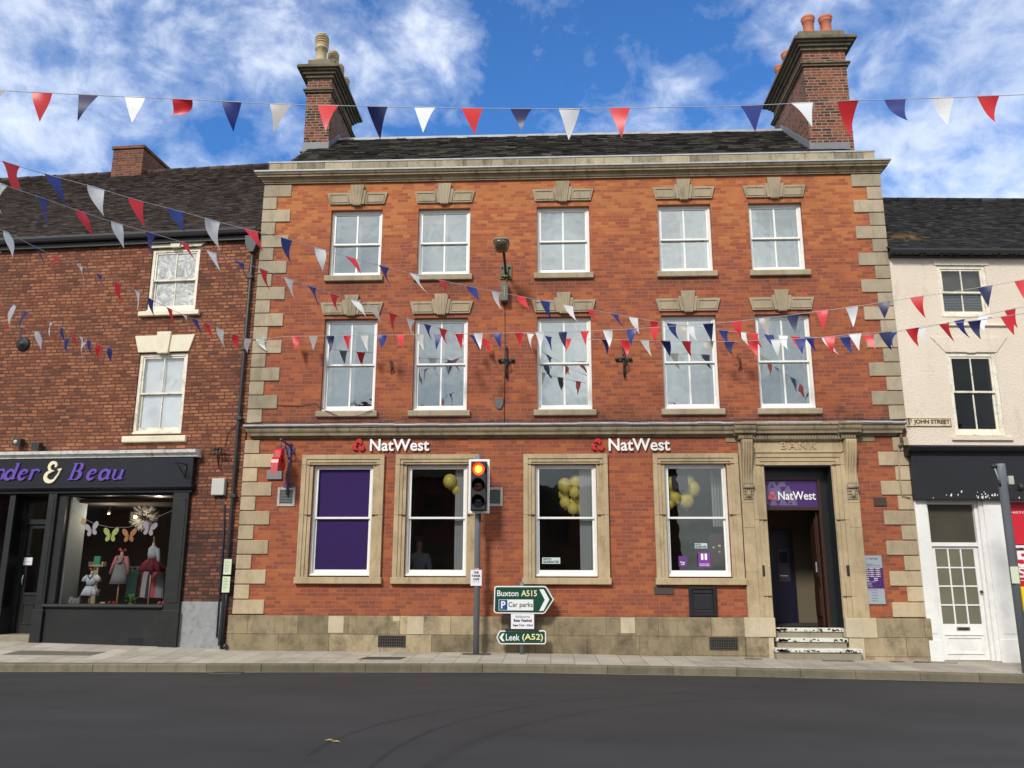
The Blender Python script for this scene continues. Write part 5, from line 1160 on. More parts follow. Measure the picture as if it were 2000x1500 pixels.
toy('baby_shoes', 290, .22, 'pair of bright blue baby shoes under the red skirt', 'shoes', cl('sky_blue_felt', (.05, .25, .55)), [(-.05, 0, .03, .032), (-.02, -.03, .025, .028), (.05, 0, .03, .032), (.07, -.03, .025, .028)])
toy('baby_shoes', 168, .20, 'pair of white baby shoes beside the cat-eared bag', 'shoes', cl('white_felt', (.6, .6, .58)), [(-.06, 0, .02, .025), (-.03, -.02, .02, .025), (.04, 0, .025, .03), (.08, -.02, .025, .028)])
x, y, z = PS(200, 1170, .22)
tag(MB().prism([(x-.09, FZ+.003), (x+.03, FZ+.003), (x+.07, FZ+.12), (x-.04, FZ+.12)], y, y+.02).build('price_card', plain('kraft_card', (.50, .40, .20), .8), None, 0, 'L'), 'leaning kraft price card on the display floor', 'card')
x, y, z = PS(255, 1165, .3); pl = thing('potted_plant', 'small bright green leafy plant on the display floor', 'plant', (x, y, FZ), fr='L')
m = MB(); random.seed(3)
for i in range(60):
    a = random.uniform(0, 6.28); l_ = random.uniform(.04, .11); h = random.uniform(.06, .26); cxx, cyy = x+math.cos(a)*l_*.4, y+math.sin(a)*l_*.4
    m.add([(cxx, cyy, FZ+h), (cxx+math.cos(a+.5)*l_*.5, cyy+math.sin(a+.5)*l_*.5, FZ+h+.03), (cxx+math.cos(a)*l_, cyy+math.sin(a)*l_, FZ+h-.01), (cxx+math.cos(a-.5)*l_*.5, cyy+math.sin(a-.5)*l_*.5, FZ+h+.02)], [(0,1,2,3)])
m.build('leaves', cl('fresh_green_leaf', (.07, .28, .06)), pl); MB().lathe([(.05, 0), (.065, .09), (.055, .09), (.01, .07)], (x, y, FZ+.001), 14).build('pot', M_TERRA, pl)
x, y, z = PS(262, 1110, .8); gr_ = thing('hanging_garments', 'pale green and dark clothes hanging on a rail behind the forms', 'clothes rail', (x, y, FZ), fr='L')
MB().tube([(x-.1, y, 1.62), (x+.75, y, 1.62)], .008, 6).tube([(x+.73, y, FZ), (x+.73, y, 1.62)], .01, 6).build('rail', M_SILV, gr_)
gm = [cl('mint_cloth', (.16, .34, .32)), cl('mint_cloth', (.16, .34, .32)), cl('plum_cloth', (.10, .03, .05)), cl('striped_cloth', (.35, .33, .33)), cl('navy_cloth', (.02, .03, .07)), cl('rose_cloth', (.40, .08, .12)), cl('grey_cloth', (.25, .25, .27))]
for i in range(7):
    m = MB(); xx = x-.03+i*.115
    m.prism([(xx-.10, 1.0), (xx+.10, .98), (xx+.075, 1.40), (xx+.05, 1.55), (xx, 1.60), (xx-.05, 1.56), (xx-.08, 1.40)], y-.03-.01*i, y+.0-.01*i+.004); m.build('garment', gm[i], gr_, bevel=.012)
# butterfly-wing garland
gl_ = thing('wing_garland', 'string of four gauzy butterfly wings, white, yellow-green, orange and white, in the shop window', 'garland', (-2.6, .15, 2.3), fr='L')
gp = [PS(138, 993, .15), PS(160, 1011, .15), PS(185, 1023, .15), PS(215, 1030, .15), PS(250, 1030, .15), PS(290, 1020, .15), PS(312, 1008, .15), PS(343, 994, .15)]
MB().tube(gp, .004, 5).build('cord', M_CORD, gl_)
def wing(u, v, s_, rot, mat):
    x, y, z = PS(u, v, .14); m = MB()
    for sd_ in (-1, 1):
        for (cx_, cz_, rx, rz, a) in ((.11, .09, .065, .115, -38), (.07, -.07, .055, .075, 25)):
            q = []
            for k in range(14):
                t0 = 2*math.pi*k/14; a_ = R(a); ex, ez = rx*math.cos(t0), rz*math.sin(t0)
                X_, Z_ = cx_+ex*math.cos(a_)-ez*math.sin(a_), cz_+ex*math.sin(a_)+ez*math.cos(a_); X_ *= sd_
                q.append((x+s_*(X_*math.cos(rot)-Z_*math.sin(rot)), z+s_*(X_*math.sin(rot)+Z_*math.cos(rot))))
            m.prism(q, y-.002+(.003 if cz_ > 0 else 0), y+(.003 if cz_ > 0 else 0)+.001)
    m.ball((x, y-.005, z), .02*s_, 8, 6, sz=1.3); m.build('wings', mat, gl_)
wing(179, 1035, .82, .22, cl('white_gauze', (.52, .50, .58))); wing(216, 1046, .85, .0, cl('lime_gauze', (.48, .58, .20))); wing(252, 1047, .82, .03, cl('orange_gauze', (.52, .24, .12))); wing(291, 1034, .82, -.15, cl('white_gauze', (.52, .50, .58)))
x, y, z = PS(163, 1018, .14); MB().prism([(x-.07, z-.05), (x+.04, z-.09), (x+.07, z+.03), (x-.03, z+.08)], y-.004, y).build('card', plain('kraft_card', (.50, .40, .20), .8), gl_)
# feather lampshade with glowing bulb
x, y, z = PS(282, 1010, 1.4); ls = thing('feather_pendant_lamp', 'round pale feather lampshade with a glowing bulb deep in the shop window', 'lamp', (x, y, z), fr='L')
m = MB(); random.seed(5)
for i in range(420):
    v_ = Vector((random.gauss(0, 1), random.gauss(0, 1), random.gauss(0, 1))).normalized(); w_ = v_.cross(Vector((random.random(), random.random(), 1))).normalized()*.007
    a = Vector((x, y, z))+v_*random.uniform(.12, .20); b = Vector((x, y, z))+v_*random.uniform(.27, .335)+w_*4; m.add([a-w_, a+w_, b+w_, b-w_], [(0,1,2,3)])
m.build('shade', plain('grey_feather', (.45, .44, .42), .9), ls)
E_BULB = emit('warm_bulb', (1.0, .72, .36), 9)
MB().ball((x-.02, y-.33, z-.02), .035, 10, 8).build('bulb', E_BULB, ls)
for (u, v, yy, lab) in ((213, 1001, 1.0, 'small lit spotlight on the shop ceiling left of the feather lamp'), (312, 966, .9, 'small lit spotlight on the shop ceiling above the feather lamp'), (62, 978, 1.4, 'small lit ceiling spotlight seen over the dark shop door, left one'), (89, 977, 1.5, 'small lit ceiling spotlight seen over the dark shop door, right one')):
    x, y, z = PS(u, v, yy); sp_ = thing('ceiling_spotlight', lab, 'spotlight', (x, y, z), fr='L', group='lit spotlights in the shop')
    MB().tube([(x, y+.02, 3.09), (x, y+.02, z+.05)], .006, 5).lathe([(.03, .06), (.045, .0), (.04, -.02), (.02, .04)], (x, y, z), 12).build('housing', M_BLACK, sp_)
    MB().ball((x, y-.012, z-.015), .026, 10, 8).build('bulb', E_BULB, sp_)
for (u, v, yy, pw) in ((213, 1001, .8, 11), (312, 966, .6, 13), (282, 1010, 1.0, 6)):
    x, y, z = PS(u, v, yy); ld = bpy.data.lights.new('shop_spot', 'POINT'); ld.energy = pw; ld.color = (1, .82, .62); ld.shadow_soft_size = .04
    lo_ = bpy.data.objects.new('shop_spot', ld); col.objects.link(lo_); lo_.matrix_world = world_mat('L') @ Matrix.Translation((x, y-.02, z-.09))
# red bag and box in the far left window
x, y, z = PS(8, 1165, .2); tag(MB().ball((x, y, .96), .10, 12, 8, sz=1.0).ball((x+.02, y, 1.07), .04, 8, 6).build('red_bauble_bag', cl('red_knit', (.35, .02, .03)), None, 0, 'L'), 'round red knitted bag in the shop window at the left edge', 'bag')
x, y, z = PS(5, 1135, .3); tag(MB().box(x-.2, x+.10, y, y+.12, 1.16, 1.30).build('card_box', plain('kraft_card', (.50, .40, .20), .8), None, 0, 'L'), 'small brown cardboard box above the red bag at the left edge', 'box')

# ================================================================== RIGHT BUILDING (cream render)
rb = thing('rendered_shop_building', 'cream rendered building with black tiled roof and white shop door right of the bank', 'building', fr='R')
WR = [(1.01, 2.03, 6.70, 7.83), (.995, 2.0, 4.215, 5.935)]
MB().wall(.01, 5.5, 2.9, 8.06, WR, 0, .34).build('wall', M_RENDER, rb)
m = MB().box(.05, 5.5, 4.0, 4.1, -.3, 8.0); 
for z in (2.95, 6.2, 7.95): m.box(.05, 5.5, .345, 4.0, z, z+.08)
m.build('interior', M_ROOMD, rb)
rf = MB(); tile_roof(rf, -.02, 5.5, -.14, 8.13, 3.55, 10.98, .165, .098, th=.012, lip=.010, jit=.004)
rf.add([(0, -.1, 8.10), (5.5, -.1, 8.10), (5.5, 3.55, 10.98), (0, 3.55, 10.98), (5.5, 7.2, 8.1), (0, 7.2, 8.1)], [(0,1,2,3), (3,2,4,5)])
rr = rf.build('roof', M_TILER, rb)
m = MB(); x = 0.0
while x < 5.5: m.tube([(x, 3.55, 10.97), (x+.43, 3.55, 10.985)], [.105, .085], 8); x += .43
m.build('ridge_tiles', M_TILER, rr)
g = MB().xprism([(-.11, 8.10), (-.14, 8.13), (-.22, 8.13), (-.24, 8.08), (-.22, 8.02), (-.14, 8.01)], 0, 5.5); g.box(.0, 5.5, -.10, .0, 7.99, 8.10); g.build('gutter', M_BLACK, rb)
m = MB(); random.seed(9); x = .05
while x < 5.4: m.ball((x, -.16, 8.0), random.uniform(.02, .05), 7, 5, sz=.7); x += random.uniform(.05, .3)
m.build('gutter_moss', plain('dark_moss', (.02, .022, .012), .9, .3, 20), rb)
w_ = sash_window(rb, *WR[0], recess=.02, gl=M_GLD, mat=M_CREAM, back=M_ROOM, box=.07, rail=.48)
MB().box(.95, 2.10, -.02, .02, 7.835, 7.90).build('lintel', M_CREAM2, w_); MB().box(.95, 2.35, -.05, .05, 6.50, 6.54).build('sill', M_CREAM2, w_, bevel=.01)
bl = MB()
for i in range(14): bl.add([(1.08, .13, 6.80+i*.035), (1.96, .13, 6.80+i*.035), (1.96, .145, 6.822+i*.035), (1.08, .145, 6.822+i*.035)], [(0,1,2,3)])
bl.build('slatted_blind', M_BLIND, w_)
w_ = sash_window(rb, *WR[1], recess=.02, gl=M_GLS, mat=M_CREAM, box=.075, rail=.53)
bl = MB()
for i in range(52): bl.add([(1.09, .14, 4.45+i*.028), (1.91, .14, 4.45+i*.028), (1.91, .158, 4.458+i*.028), (1.09, .158, 4.458+i*.028)], [(0,1,2,3)])
bl.build('slatted_blind', plain('dark_slat', (.035, .035, .037), .5), w_)
m = MB(); m.prism([(.98, 5.945), (2.03, 5.945), (2.29, 6.27), (.70, 6.27)], -.018, .02); m.prism([(1.42, 5.93), (1.60, 5.93), (1.62, 6.30), (1.40, 6.30)], -.022, .02); m.build('keystone_lintel', M_RENDER, w_, bevel=.006)
MB().box(.90, 2.12, -.05, .05, 4.12, 4.20).build('sill', M_RENDER, w_, bevel=.01)
# dark fascia
MB().box(-.02, 5.5, -.16, .0, 2.93, 3.80).build('fascia', plain('dark_grey_fascia_board', (.019, .021, .025), .45, .1, 3, spec=.35), rb, bevel=.006)
MB().xprism([(.0, 3.795), (-.17, 3.795), (-.18, 3.84), (-.27, 3.88), (-.30, 3.95), (-.28, 3.985), (.0, 4.02)], -.10, 5.5).build('fascia_cornice', plain('black_cornice_paint', (.014, .014, .016), .4, .2), rb)
m = MB(); random.seed(11)
for i in range(26):
    x = random.choice([random.uniform(1.15, 1.6), random.uniform(1.2, 1.55), random.uniform(.3, 2.4)]); z = 2.95+abs(random.gauss(.03, .05)); s_ = random.uniform(.006, .018)
    m.prism([(x-s_, z), (x+s_, z-.01), (x+s_*1.4, z+s_*3), (x, z+s_*2)], -.1615, -.1603)
m.build('chipped_paint', M_OLDWHITE, rb)
# white shopfront with door
m = MB(); m.box(.0, .235, -.05, .3, -.35, 2.93); m.box(.05, .19, -.062, -.0501, .42, 2.84); m.box(-.01, .24, -.075, .0, -.35, .30); m.build('pilaster', M_OLDWHITE, rb, bevel=.006)
m = MB(); m.box(1.35, 1.80, -.05, .3, -.35, 2.93); m.box(1.44, 1.72, -.062, -.0501, .42, 2.82); m.box(1.37, 1.80, -.075, -.01, -.35, .32); m.build('pilaster', M_OLDWHITE, rb, bevel=.006)
m = MB(); m.box(.236, .29, .03, .2, -.3, 2.93); m.box(1.20, 1.26, .03, .2, -.3, 2.93); m.box(1.262, 1.349, -.02, .2, -.3, 2.93); m.box(.291, 1.199, .035, .2, 2.045, 2.12); m.box(.291, 1.199, .035, .2, 2.86, 2.93)
m.build('door_frame', M_OLDWHITE, rb, bevel=.006)
MB().box(.236, 1.35, -.04, .3, -.35, -.075).build('threshold', M_STEP, rb, bevel=.01)
dr = MB(); pocket(dr, .295, 1.195, -.07, 2.043, .075, .08, .13, tb=.66, tt=.05)
dx0, dx1, dzz0, dzz1 = .37, 1.12, .59, 1.993
for i in (1, 2): dr.box(dx0+(dx1-dx0)*i/3-.014, dx0+(dx1-dx0)*i/3+.014, .085, .125, dzz0, dzz1)
for i in (1, 2, 3): dr.box(dx0, dx1, .086, .124, dzz0+(dzz1-dzz0)*i/4-.014, dzz0+(dzz1-dzz0)*i/4+.014)
pocket(dr, .40, 1.09, .04, .36, .03, .062, .081)
dr.box(.38, 1.11, .058, .082, .385, .41)
door = dr.build('door', M_OLDWHITE, rb, bevel=.004)
M_OBSC = plain('obscured_glass', (.17, .165, .12), .12, .25, 1.2)
MB().box(dx0, dx1, .100, .104, dzz0, dzz1).build('door_glass', M_OBSC, door)
MB().box(.29, 1.20, .10, .104, 2.12, 2.86).build('fanlight', plain('dark_obscured_glass', (.07, .065, .05), .1, .4, .9), rb)
MB().box(.62, .87, .066, .085, .475, .535).build('letterbox', plain('dull_brass', (.16, .12, .07), .4, .2), door, bevel=.004)
MB().box(.65, .84, .062, .067, .485, .522).build('letterbox_flap', M_TXT, door)
MB().lathe([(.012, 0), (.012, .03), (.028, .04), (.028, .055), (.01, .065)], (1.155, .08, 1.19), 14, axis='y').build('door_knob', M_BROWN, door)
# sale window
m = MB(); m.box(1.80, 5.5, .0, .2, -.35, .35); m.box(1.801, 1.83, -.04, .1, .35, 2.93); m.build('stall_riser', M_OLDWHITE, rb)
MB().box(1.83, 5.5, .0, .06, 2.02, 2.07).build('transom', M_OLDWHITE, rb)
po = thing('sale_poster', 'red sale posters with white lettering in the shop window at the right edge', 'poster', (3.0, .06, .4), fr='R')
MB().box(1.835, 3.6, .065, .075, .36, 2.0).box(1.835, 3.6, .065, .075, 2.09, 2.92).build('poster', M_REDP, po)
m = MB(); lt = lambda u, v: at(u, v, .06, 'R')
a = lt(1980, 1135); m.text('UP TO', lt(1983, 1073)[0], lt(1983, 1073)[0]+.26, lt(1990, 1073)[1], lt(1990, 1066)[1], .062, .004, bold=.02)
m.text('50%', lt(1986, 1100)[0], lt(1986, 1100)[0]+.95, lt(1990, 1108)[1], lt(1990, 1075)[1], .062, .004, bold=.02)
m.text('SALE', lt(1986, 1130)[0], lt(1986, 1130)[0]+1.1, lt(1990, 1128)[1], lt(1990, 1108)[1], .062, .004, bold=.02)
m.text('HISTORY OF SALES', lt(1974, 1003)[0], lt(1974, 1003)[0]+.95, lt(1990, 1003)[1], lt(1990, 999)[1], .062, .004)
m.box(1.95, 3.4, .061, .0645, lt(1990, 1134)[1], lt(1990, 1133)[1]); m.build('lettering', M_LETW, po)
# street name sign
x0, z0 = at(1771, 833, -.02, 'R'); x1, z1 = at(1857, 816.5, -.02, 'R')
st = thing('street_name_sign', 'small rusty white street name plate on the cream wall', 'street sign', ((x0+x1)/2, 0, z0), fr='R')
MB().box(x0, x1, -.02, .0, z0, z1).build('plate', plain('rust_stained_enamel', (.66, .58, .40), .6, .1, 9, dirt=.7, dirtc=(.30, .13, .04)), st, bevel=.004)
m = MB(); pocket(m, x0+.004, x1-.004, z0+.004, z1-.004, .01, -.024, -.0201); m.text('S', x0+.03, x0+.075, z0+.035, z1-.03, -.0201, .006, bold=.03); m.text('T', x0+.08, x0+.115, z0+.08, z1-.03, -.0201, .006, bold=.03); m.text('JOHN STREET', x0+.15, x1-.03, z0+.035, z1-.03, -.0201, .006, bold=.03)
m.build('lettering', plain('brown_black_letter', (.07, .03, .02), .6), st)
# downpipe and cable at the junction
m = MB(); Q = lambda u, v, y=-.06: (at(u, v, y)[0], y, at(u, v, y)[1])
m.tube([Q(1757, 834), Q(1762, 866)], .03, 8); m.tube([Q(1762, 866), Q(1756, 872)], .03, 8); tag(m.build('rainwater_spout', M_CAP), 'short dark spout dropping from the string course at the right corner', 'pipe')
m = MB(); m.tube([Q(1754, 872), Q(1757, 930), Q(1762, 968), Q(1778, 972)], .012, 6); tag(m.build('cable_conduit', M_STONEG), 'thin brown conduit running over the upper right quoins to the dark fascia', 'conduit')

# ================================================================== STREET FURNITURE
def zpav(x, y): k = max(0, min(1, y/KY)); return zwall(x)*(1-k)+zkerb(x)*k
ty = -.42; tx, _ = at(930, 1273, ty); tz = zpav(tx, ty); ttop = at(933, 889, ty)[1]
tl = thing('traffic_light', 'grey traffic signal pole in front of the bank with its red lamp lit', 'traffic light', (tx, ty, tz))
MB().lathe([(.058, 0), (.058, ttop-tz-.03), (.05, ttop-tz)], (tx, ty, tz), 24).build('pole', M_GREYPOLE, tl)
MB().box(tx-.25, tx+.27, ty-.10, ty+.12, tz-.01, tz+.012).build('base_cover', M_COVER, tl)
hx0, hz0 = at(910, 1002, ty-.22); hx1, hz1 = at(959.5, 896, ty-.22); hc = (hx0+hx1)/2; hx0, hx1 = hc-.205, hc+.205
hy = ty-.13; m = MB(); m.box(hx0, hx1, hy-.012, hy, hz0, hz1); m.build('backing_board', M_LETW, tl, bevel=.02)
MB().box(hx0+.045, hx1-.045, hy-.014, hy-.0121, hz0+.045, hz1-.045).build('board_face', plain('matt_black_plastic', (.011, .012, .014), .5), tl, bevel=.003)
m = MB(); m.box(hx0+.055, hx1-.055, hy-.14, hy-.0141, hz0+.055, hz1-.055); head_ = m.build('signal_head', MATS['matt_black_plastic'], tl, bevel=.012)
m = MB(); m.box(hc-.05, hc+.05, hy, ty-.03, hz1-.2, hz1-.1); m.box(hc-.05, hc+.05, hy, ty-.03, hz0+.1, hz0+.2); m.tube([(hc+.02, ty-.06, hz0-.15), (hc+.02, ty-.06, hz0+.02)], .02, 8); m.build('mounting', M_BLACK, tl)
hh = (hz1-hz0-.11)/3
E_RED = emit('lit_red_signal', (1.0, .045, .008), 2.6); E_CORE = emit('lit_signal_core', (1.0, .24, .03), 4.0)
M_DRED = plain('unlit_amber_lens', (.05, .014, .012), .15, .1); M_DBLU = plain('unlit_green_lens', (.012, .02, .035), .15, .1)
for i, mt in enumerate((E_RED, M_DRED, M_DBLU)):
    cz = hz1-.055-hh*(i+.5); r_ = .115
    L_ = MB().lathe([(r_, 0), (r_*.8, .02), (r_*.45, .034), (.004, .04)], (hc, hy-.14, cz), 28, axis='y').build('lens', mt, head_)
    if i == 0: MB().lathe([(r_*.62, .030), (r_*.4, .040), (.004, .046)], (hc, hy-.14, cz), 24, axis='y').build('lamp_glow', E_CORE, head_)
    m = MB(); n = 22                                        # cowl visor
    for k in range(n):
        a0, a1 = R(-25+230*k/n), R(-25+230*(k+1)/n)
        for rr_, fl in ((r_+.012, 1), (r_+.004, -1)):
            q = [(hc+rr_*math.cos(a0), hy-.139, cz+rr_*math.sin(a0)), (hc+rr_*math.cos(a1), hy-.139, cz+rr_*math.sin(a1))]
            d0, d1 = .06+.16*max(0, math.sin(a0)), .06+.16*max(0, math.sin(a1))
            q += [(q[1][0], q[1][1]-d1, q[1][2]), (q[0][0], q[0][1]-d0, q[0][2])]
            m.add(q, [(0,1,2,3) if fl < 0 else (3,2,1,0)])
    m.build('visor', M_BLACK, head_)
# notice on the pole
x0, z0 = at(919, 1144, ty-.065); x1, z1 = at(941, 1113, ty-.065)
pn = thing('pole_notice', 'small white printed notice taped to the traffic signal pole', 'notice', (tx, ty-.07, z0))
MB().box(x0, x1, ty-.07, ty-.062, z0, z1).build('sheet', M_PAPER, pn)
MB().box(tx-.04, tx+.04, ty-.069, ty-.0615, z1-.001, z1+.035).build('tape', plain('pink_tape', (.6, .25, .28), .6), pn)
m = MB(); w_ = x1-x0; h_ = z1-z0
for i, (s_, a, b) in enumerate((('THE', .28, .72), ('TUNNEL', .1, .9), ('CAFE', .22, .78), ('open today', .2, .8))):
    zt_ = z1-h_*(.10+.21*i); m.text(s_, x0+w_*a, x0+w_*b, zt_-h_*(.14 if i < 3 else .06), zt_, ty-.0705, .002, bold=.05 if i < 3 else 0)
m.build('print', M_TXT, pn)
# direction signs
sy_ = -.34
px1_, _ = at(1019, 1273, sy_); pz1 = zpav(px1_, sy_)
dsn = thing('direction_sign', 'green directional road sign with two arrow-shaped panels on a low post before the bank', 'road sign', (px1_, sy_, pz1))
MB().lathe([(.04, 0), (.04, 1.32)], (px1_, sy_+.05, pz1), 16).build('post', M_GREYPOLE, dsn)
A = lambda u, v, y=sy_-.02: at(u, v, y)
m = MB(); m.box(A(987, 1)[0], A(1042, 1)[0], sy_, sy_+.02, A(0, 1203)[1], A(0, 1196)[1]); m.box(A(992, 1)[0], A(1047, 1)[0], sy_-.03, sy_+.02, A(1000, 1233)[1], A(1000, 1228)[1]); m.build('clip', M_BLACK, dsn)
def chamf(pts, y, dep, nm, mat, par, bev=.0): return MB().prism(pts, y-dep, y).build(nm, mat, par, bevel=bev)
def P2(uv): return [A(u, v) for u, v in uv]
def inset(pts, d_):
    n = len(pts); o = []
    for i in range(n):
        p0, p1, p2 = Vector(pts[i-1]), Vector(pts[i]), Vector(pts[(i+1) % n]); e1 = (p1-p0).normalized(); e2 = (p2-p1).normalized()
        n1 = Vector((-e1.y, e1.x)); n2 = Vector((-e2.y, e2.x)); b_ = (n1+n2); b_ = b_/max(.2, b_.dot(n1)); q = p1+b_*d_; o.append((q.x, q.y))
    return o
def area(pts): return sum(pts[i][0]*pts[(i+1)%len(pts)][1]-pts[(i+1)%len(pts)][0]*pts[i][1] for i in range(len(pts)))
def arrow_panel(uv, par, nm):
    pts = P2(uv)
    if area(pts) < 0: pts = pts[::-1]
    pn_ = chamf(pts, sy_, .02, nm, M_SIGNW, par, .004); chamf(inset(pts, .022), sy_-.0201, .002, 'green_face', M_GREEN, pn_)
    return pn_
pa = arrow_panel([(965.5, 1147), (970, 1144.5), (1064, 1144.5), (1068, 1147), (1082, 1171), (1065, 1197), (1061, 1199), (968, 1198), (964, 1194)], dsn, 'upper_panel')
pb = arrow_panel([(977, 1231.5), (1063, 1231), (1066.5, 1234), (1066.5, 1255), (1064, 1258.5), (978, 1258.5), (974, 1255), (969.5, 1245), (974, 1235)], dsn, 'lower_panel')
yf = sy_-.0222
def txt(body, u0, u1, v0, v1, mat, par, bold=.012, y=yf):
    a, zb = A(u0, v1); b, zt_ = A(u1, v0); MB().text(body, a, b, zb, zt_, y, .002, bold=bold).build('lettering', mat, par)
txt('Buxton', 971, 1012.5, 1153, 1164.5, M_SIGNW, pa); txt('A515', 1018, 1048.5, 1153, 1164.5, M_YTXT, pa)
x0, zb = A(974, 1192); x1, zt_ = A(1041.5, 1171)
MB().box(x0, x1, yf-.002, yf, zb, zt_).build('white_patch', M_SIGNW, pa); a, _ = A(974.5, 0); b, _ = A(990.5, 0)
MB().box(x0+.008, x0+.165, yf-.004, yf-.0021, zb+.008, zt_-.008).build('parking_panel', M_BLUE, pa); MB().text('P', x0+.045, x0+.13, zb+.035, zt_-.03, yf-.0041, .002, bold=.03).build('lettering', M_SIGNW, pa)
txt('Car parks', 993, 1040.5, 1176, 1188.5, M_TXT, pa, y=yf-.0021)
ch_ = P2([(1053.5, 1151), (1062, 1151), (1073, 1171), (1061.5, 1193), (1053, 1193), (1064, 1171.5)]); MB().prism(ch_, yf-.002, yf).build('chevron', M_SIGNW, pa)
txt('Leek', 988, 1015, 1238.5, 1251, M_SIGNW, pb); txt('(A52)', 1020, 1060.5, 1238, 1253, M_YTXT, pb)
MB().prism(P2([(981, 1237), (985.5, 1237), (981, 1245), (985.5, 1252.5), (981, 1252.5), (975, 1245)]), yf-.002, yf).build('chevron', M_SIGNW, pb)
x0, z0 = A(998, 1228); x1, z1 = A(1043, 1199)
pp = thing('festival_poster', 'white paper poster with blue-black print fixed between the two green arrow panels', 'poster', (x0, sy_, z0))
MB().box(x0, x1, sy_-.035, sy_-.025, z0, z1).build('sheet', M_PAPER, pp)
m = MB(); w_, h_ = x1-x0, z1-z0
for s_, a, b, t0, hh_, bo in (('Ashbourne', .18, .82, .08, .2, 0.0), ('Beer Festival', .12, .90, .34, .2, .04), ('Sept 21st - 23rd', .08, .94, .68, .2, .04)):
    m.text(s_, x0+w_*a, x0+w_*b, z1-h_*(t0+hh_), z1-h_*t0, sy_-.0351, .002, bold=bo)
m.build('print', plain('navy_print', (.03, .03, .09), .7), pp)
# right-hand grey post
ry = -1.75; rx_, rz_ = at(1960, 1000, ry); rx_ = at(1985, 1150, ry)[0]; rtop = at(1950, 906, ry)[1]; rb0 = zpav(rx_, ry)
rp = thing('signal_pole', 'tall grey steel post near the kerb at the right edge with small fittings', 'post', (rx_, ry, rb0))
MB().lathe([(.072, 0), (.072, rtop-rb0-.32), (.078, rtop-rb0-.30), (.078, rtop-rb0-.04), (.07, rtop-rb0)], (rx_, ry, rb0), 24).build('pole', M_GREYPOLE, rp)
m = MB(); a = at(1941, 911, ry); b = at(1953, 944, ry)
m.ball((a[0], ry, a[1]), .055, 12, 8, sz=.8); m.tube([(b[0]-.02, ry-.02, b[1]+.06), (b[0]+.0, ry-.02, b[1]-.06)], .03, 8); m.tube([(a[0]+.02, ry, a[1]+.02), (rx_-.05, ry, a[1]-.01)], .014, 6); m.build('camera_fitting', M_BLACK, rp)
MB().tube([(a[0], ry-.02, a[1]-.03), (b[0]-.01, ry-.02, b[1])], .011, 6).build('stay', M_SILV, rp)
a = at(1974, 938, ry); MB().box(a[0]-.045, a[0]+.045, ry-.03, ry+.03, a[1]-.075, a[1]+.075).build('sensor_box', M_GREYBOX, rp, bevel=.01)
m = MB(); a = at(1994, 952, ry); m.ball((a[0], ry, a[1]), .07, 10, 8, sz=1.1, sx=.8); m.tube([(rx_+.05, ry, a[1]+.02), (a[0], ry, a[1]-.08)], .012, 6); m.build('camera_fitting', M_BLACK, rp)
a = at(1982, 1123, ry-.08)
nt = thing('street_notice', 'pale yellow-green paper notice wrapped on the right-hand grey post', 'notice', (a[0], ry-.08, a[1]-.1), group='paper notices on poles')
MB().box(a[0]-.062, a[0]+.068, ry-.085, ry-.078, a[1]-.14, a[1]+.14).build('sheet', M_PAPERG, nt)
a = at(1999, 1172, ry)
yb = thing('push_button_unit', 'yellow pedestrian push-button box on the right-hand grey post', 'push button', (a[0], ry, a[1]-.2))
MB().box(a[0]-.06, a[0]+.12, ry-.10, ry+.04, a[1]-.20, a[1]+.22).build('case', M_YELP, yb, bevel=.02); MB().lathe([(.03, 0), (.03, .015), (.01, .02)], (a[0]+.05, ry-.10, a[1]-.1), 14, axis='y').build('button', M_LETW, yb)

# ================================================================== BEHIND THE BANK GLASS
def balloons(lab, lst, y, r_=.145):
    c0 = at(lst[0][0], lst[0][1], y); b = thing('balloon_cluster', lab, 'balloons', (c0[0], y, c0[1]), group='yellow balloon clusters')
    for i, (u, v, k) in enumerate(lst):
        yy = y+(i % 3)*.09; x, z = at(u, v, yy); m = MB(); m.ball((x, yy, z), r_*k, 20, 14, sz=1.08); m.lathe([(.004, -.03), (.022*k, -.02), (.01, .0)], (x, yy, z-r_*k*1.06), 8); m.build('balloon', M_YEL, b)
random.seed(21)
balloons('pair of yellow balloons beside the blind in the window left of the traffic light', [(879, 940, 1.0), (893, 957, .8), (890, 938, .85)], .27)
balloons('big bunch of yellow balloons in the window right of the traffic light', [(1103, 948, 1.0), (1125, 942, 1.02), (1102, 966, .85), (1122, 962, .75), (1104, 982, .8), (1119, 981, .7), (1119, 994, .78), (1131, 996, .7), (1133, 978, .75)], .30)
balloons('yellow balloons behind the dark square card in the fourth window', [(1309, 945, .95), (1309, 965, .9), (1352, 955, 1.1), (1318, 972, .9), (1340, 978, 1.1), (1345, 940, .9), (1307, 985, .7)], .28)
def sticker(name, u0, u1, v0, v1, mat, lab, cat, extra=None, y=.125):
    x0, z0 = at(u0, v1, y); x1, z1 = at(u1, v0, y); o = thing(name, lab, cat, ((x0+x1)/2, y, z0)); MB().box(x0, x1, y, y+.004, z0, z1).build('card', mat, o)
    if extra:
        m = MB()
        for s_, a, b, c_, d_ in extra[1]: m.text(s_, x0+(x1-x0)*a, x0+(x1-x0)*b, z0+(z1-z0)*c_, z0+(z1-z0)*d_, y-.0002, .002, bold=.03)
        m.build('print', extra[0], o)
M_MINT = plain('pale_mint_card', (.48, .62, .60), .6)
sticker('window_sticker', 1059, 1094, 1089, 1101, M_MINT, 'pale green sticker at the lower left of the window with the big balloon bunch', 'sticker', (M_TXT, [('SWITCH', .05, .5, .55, .9), ('GUARANTEE', .05, .93, .1, .5)]), y=.118)
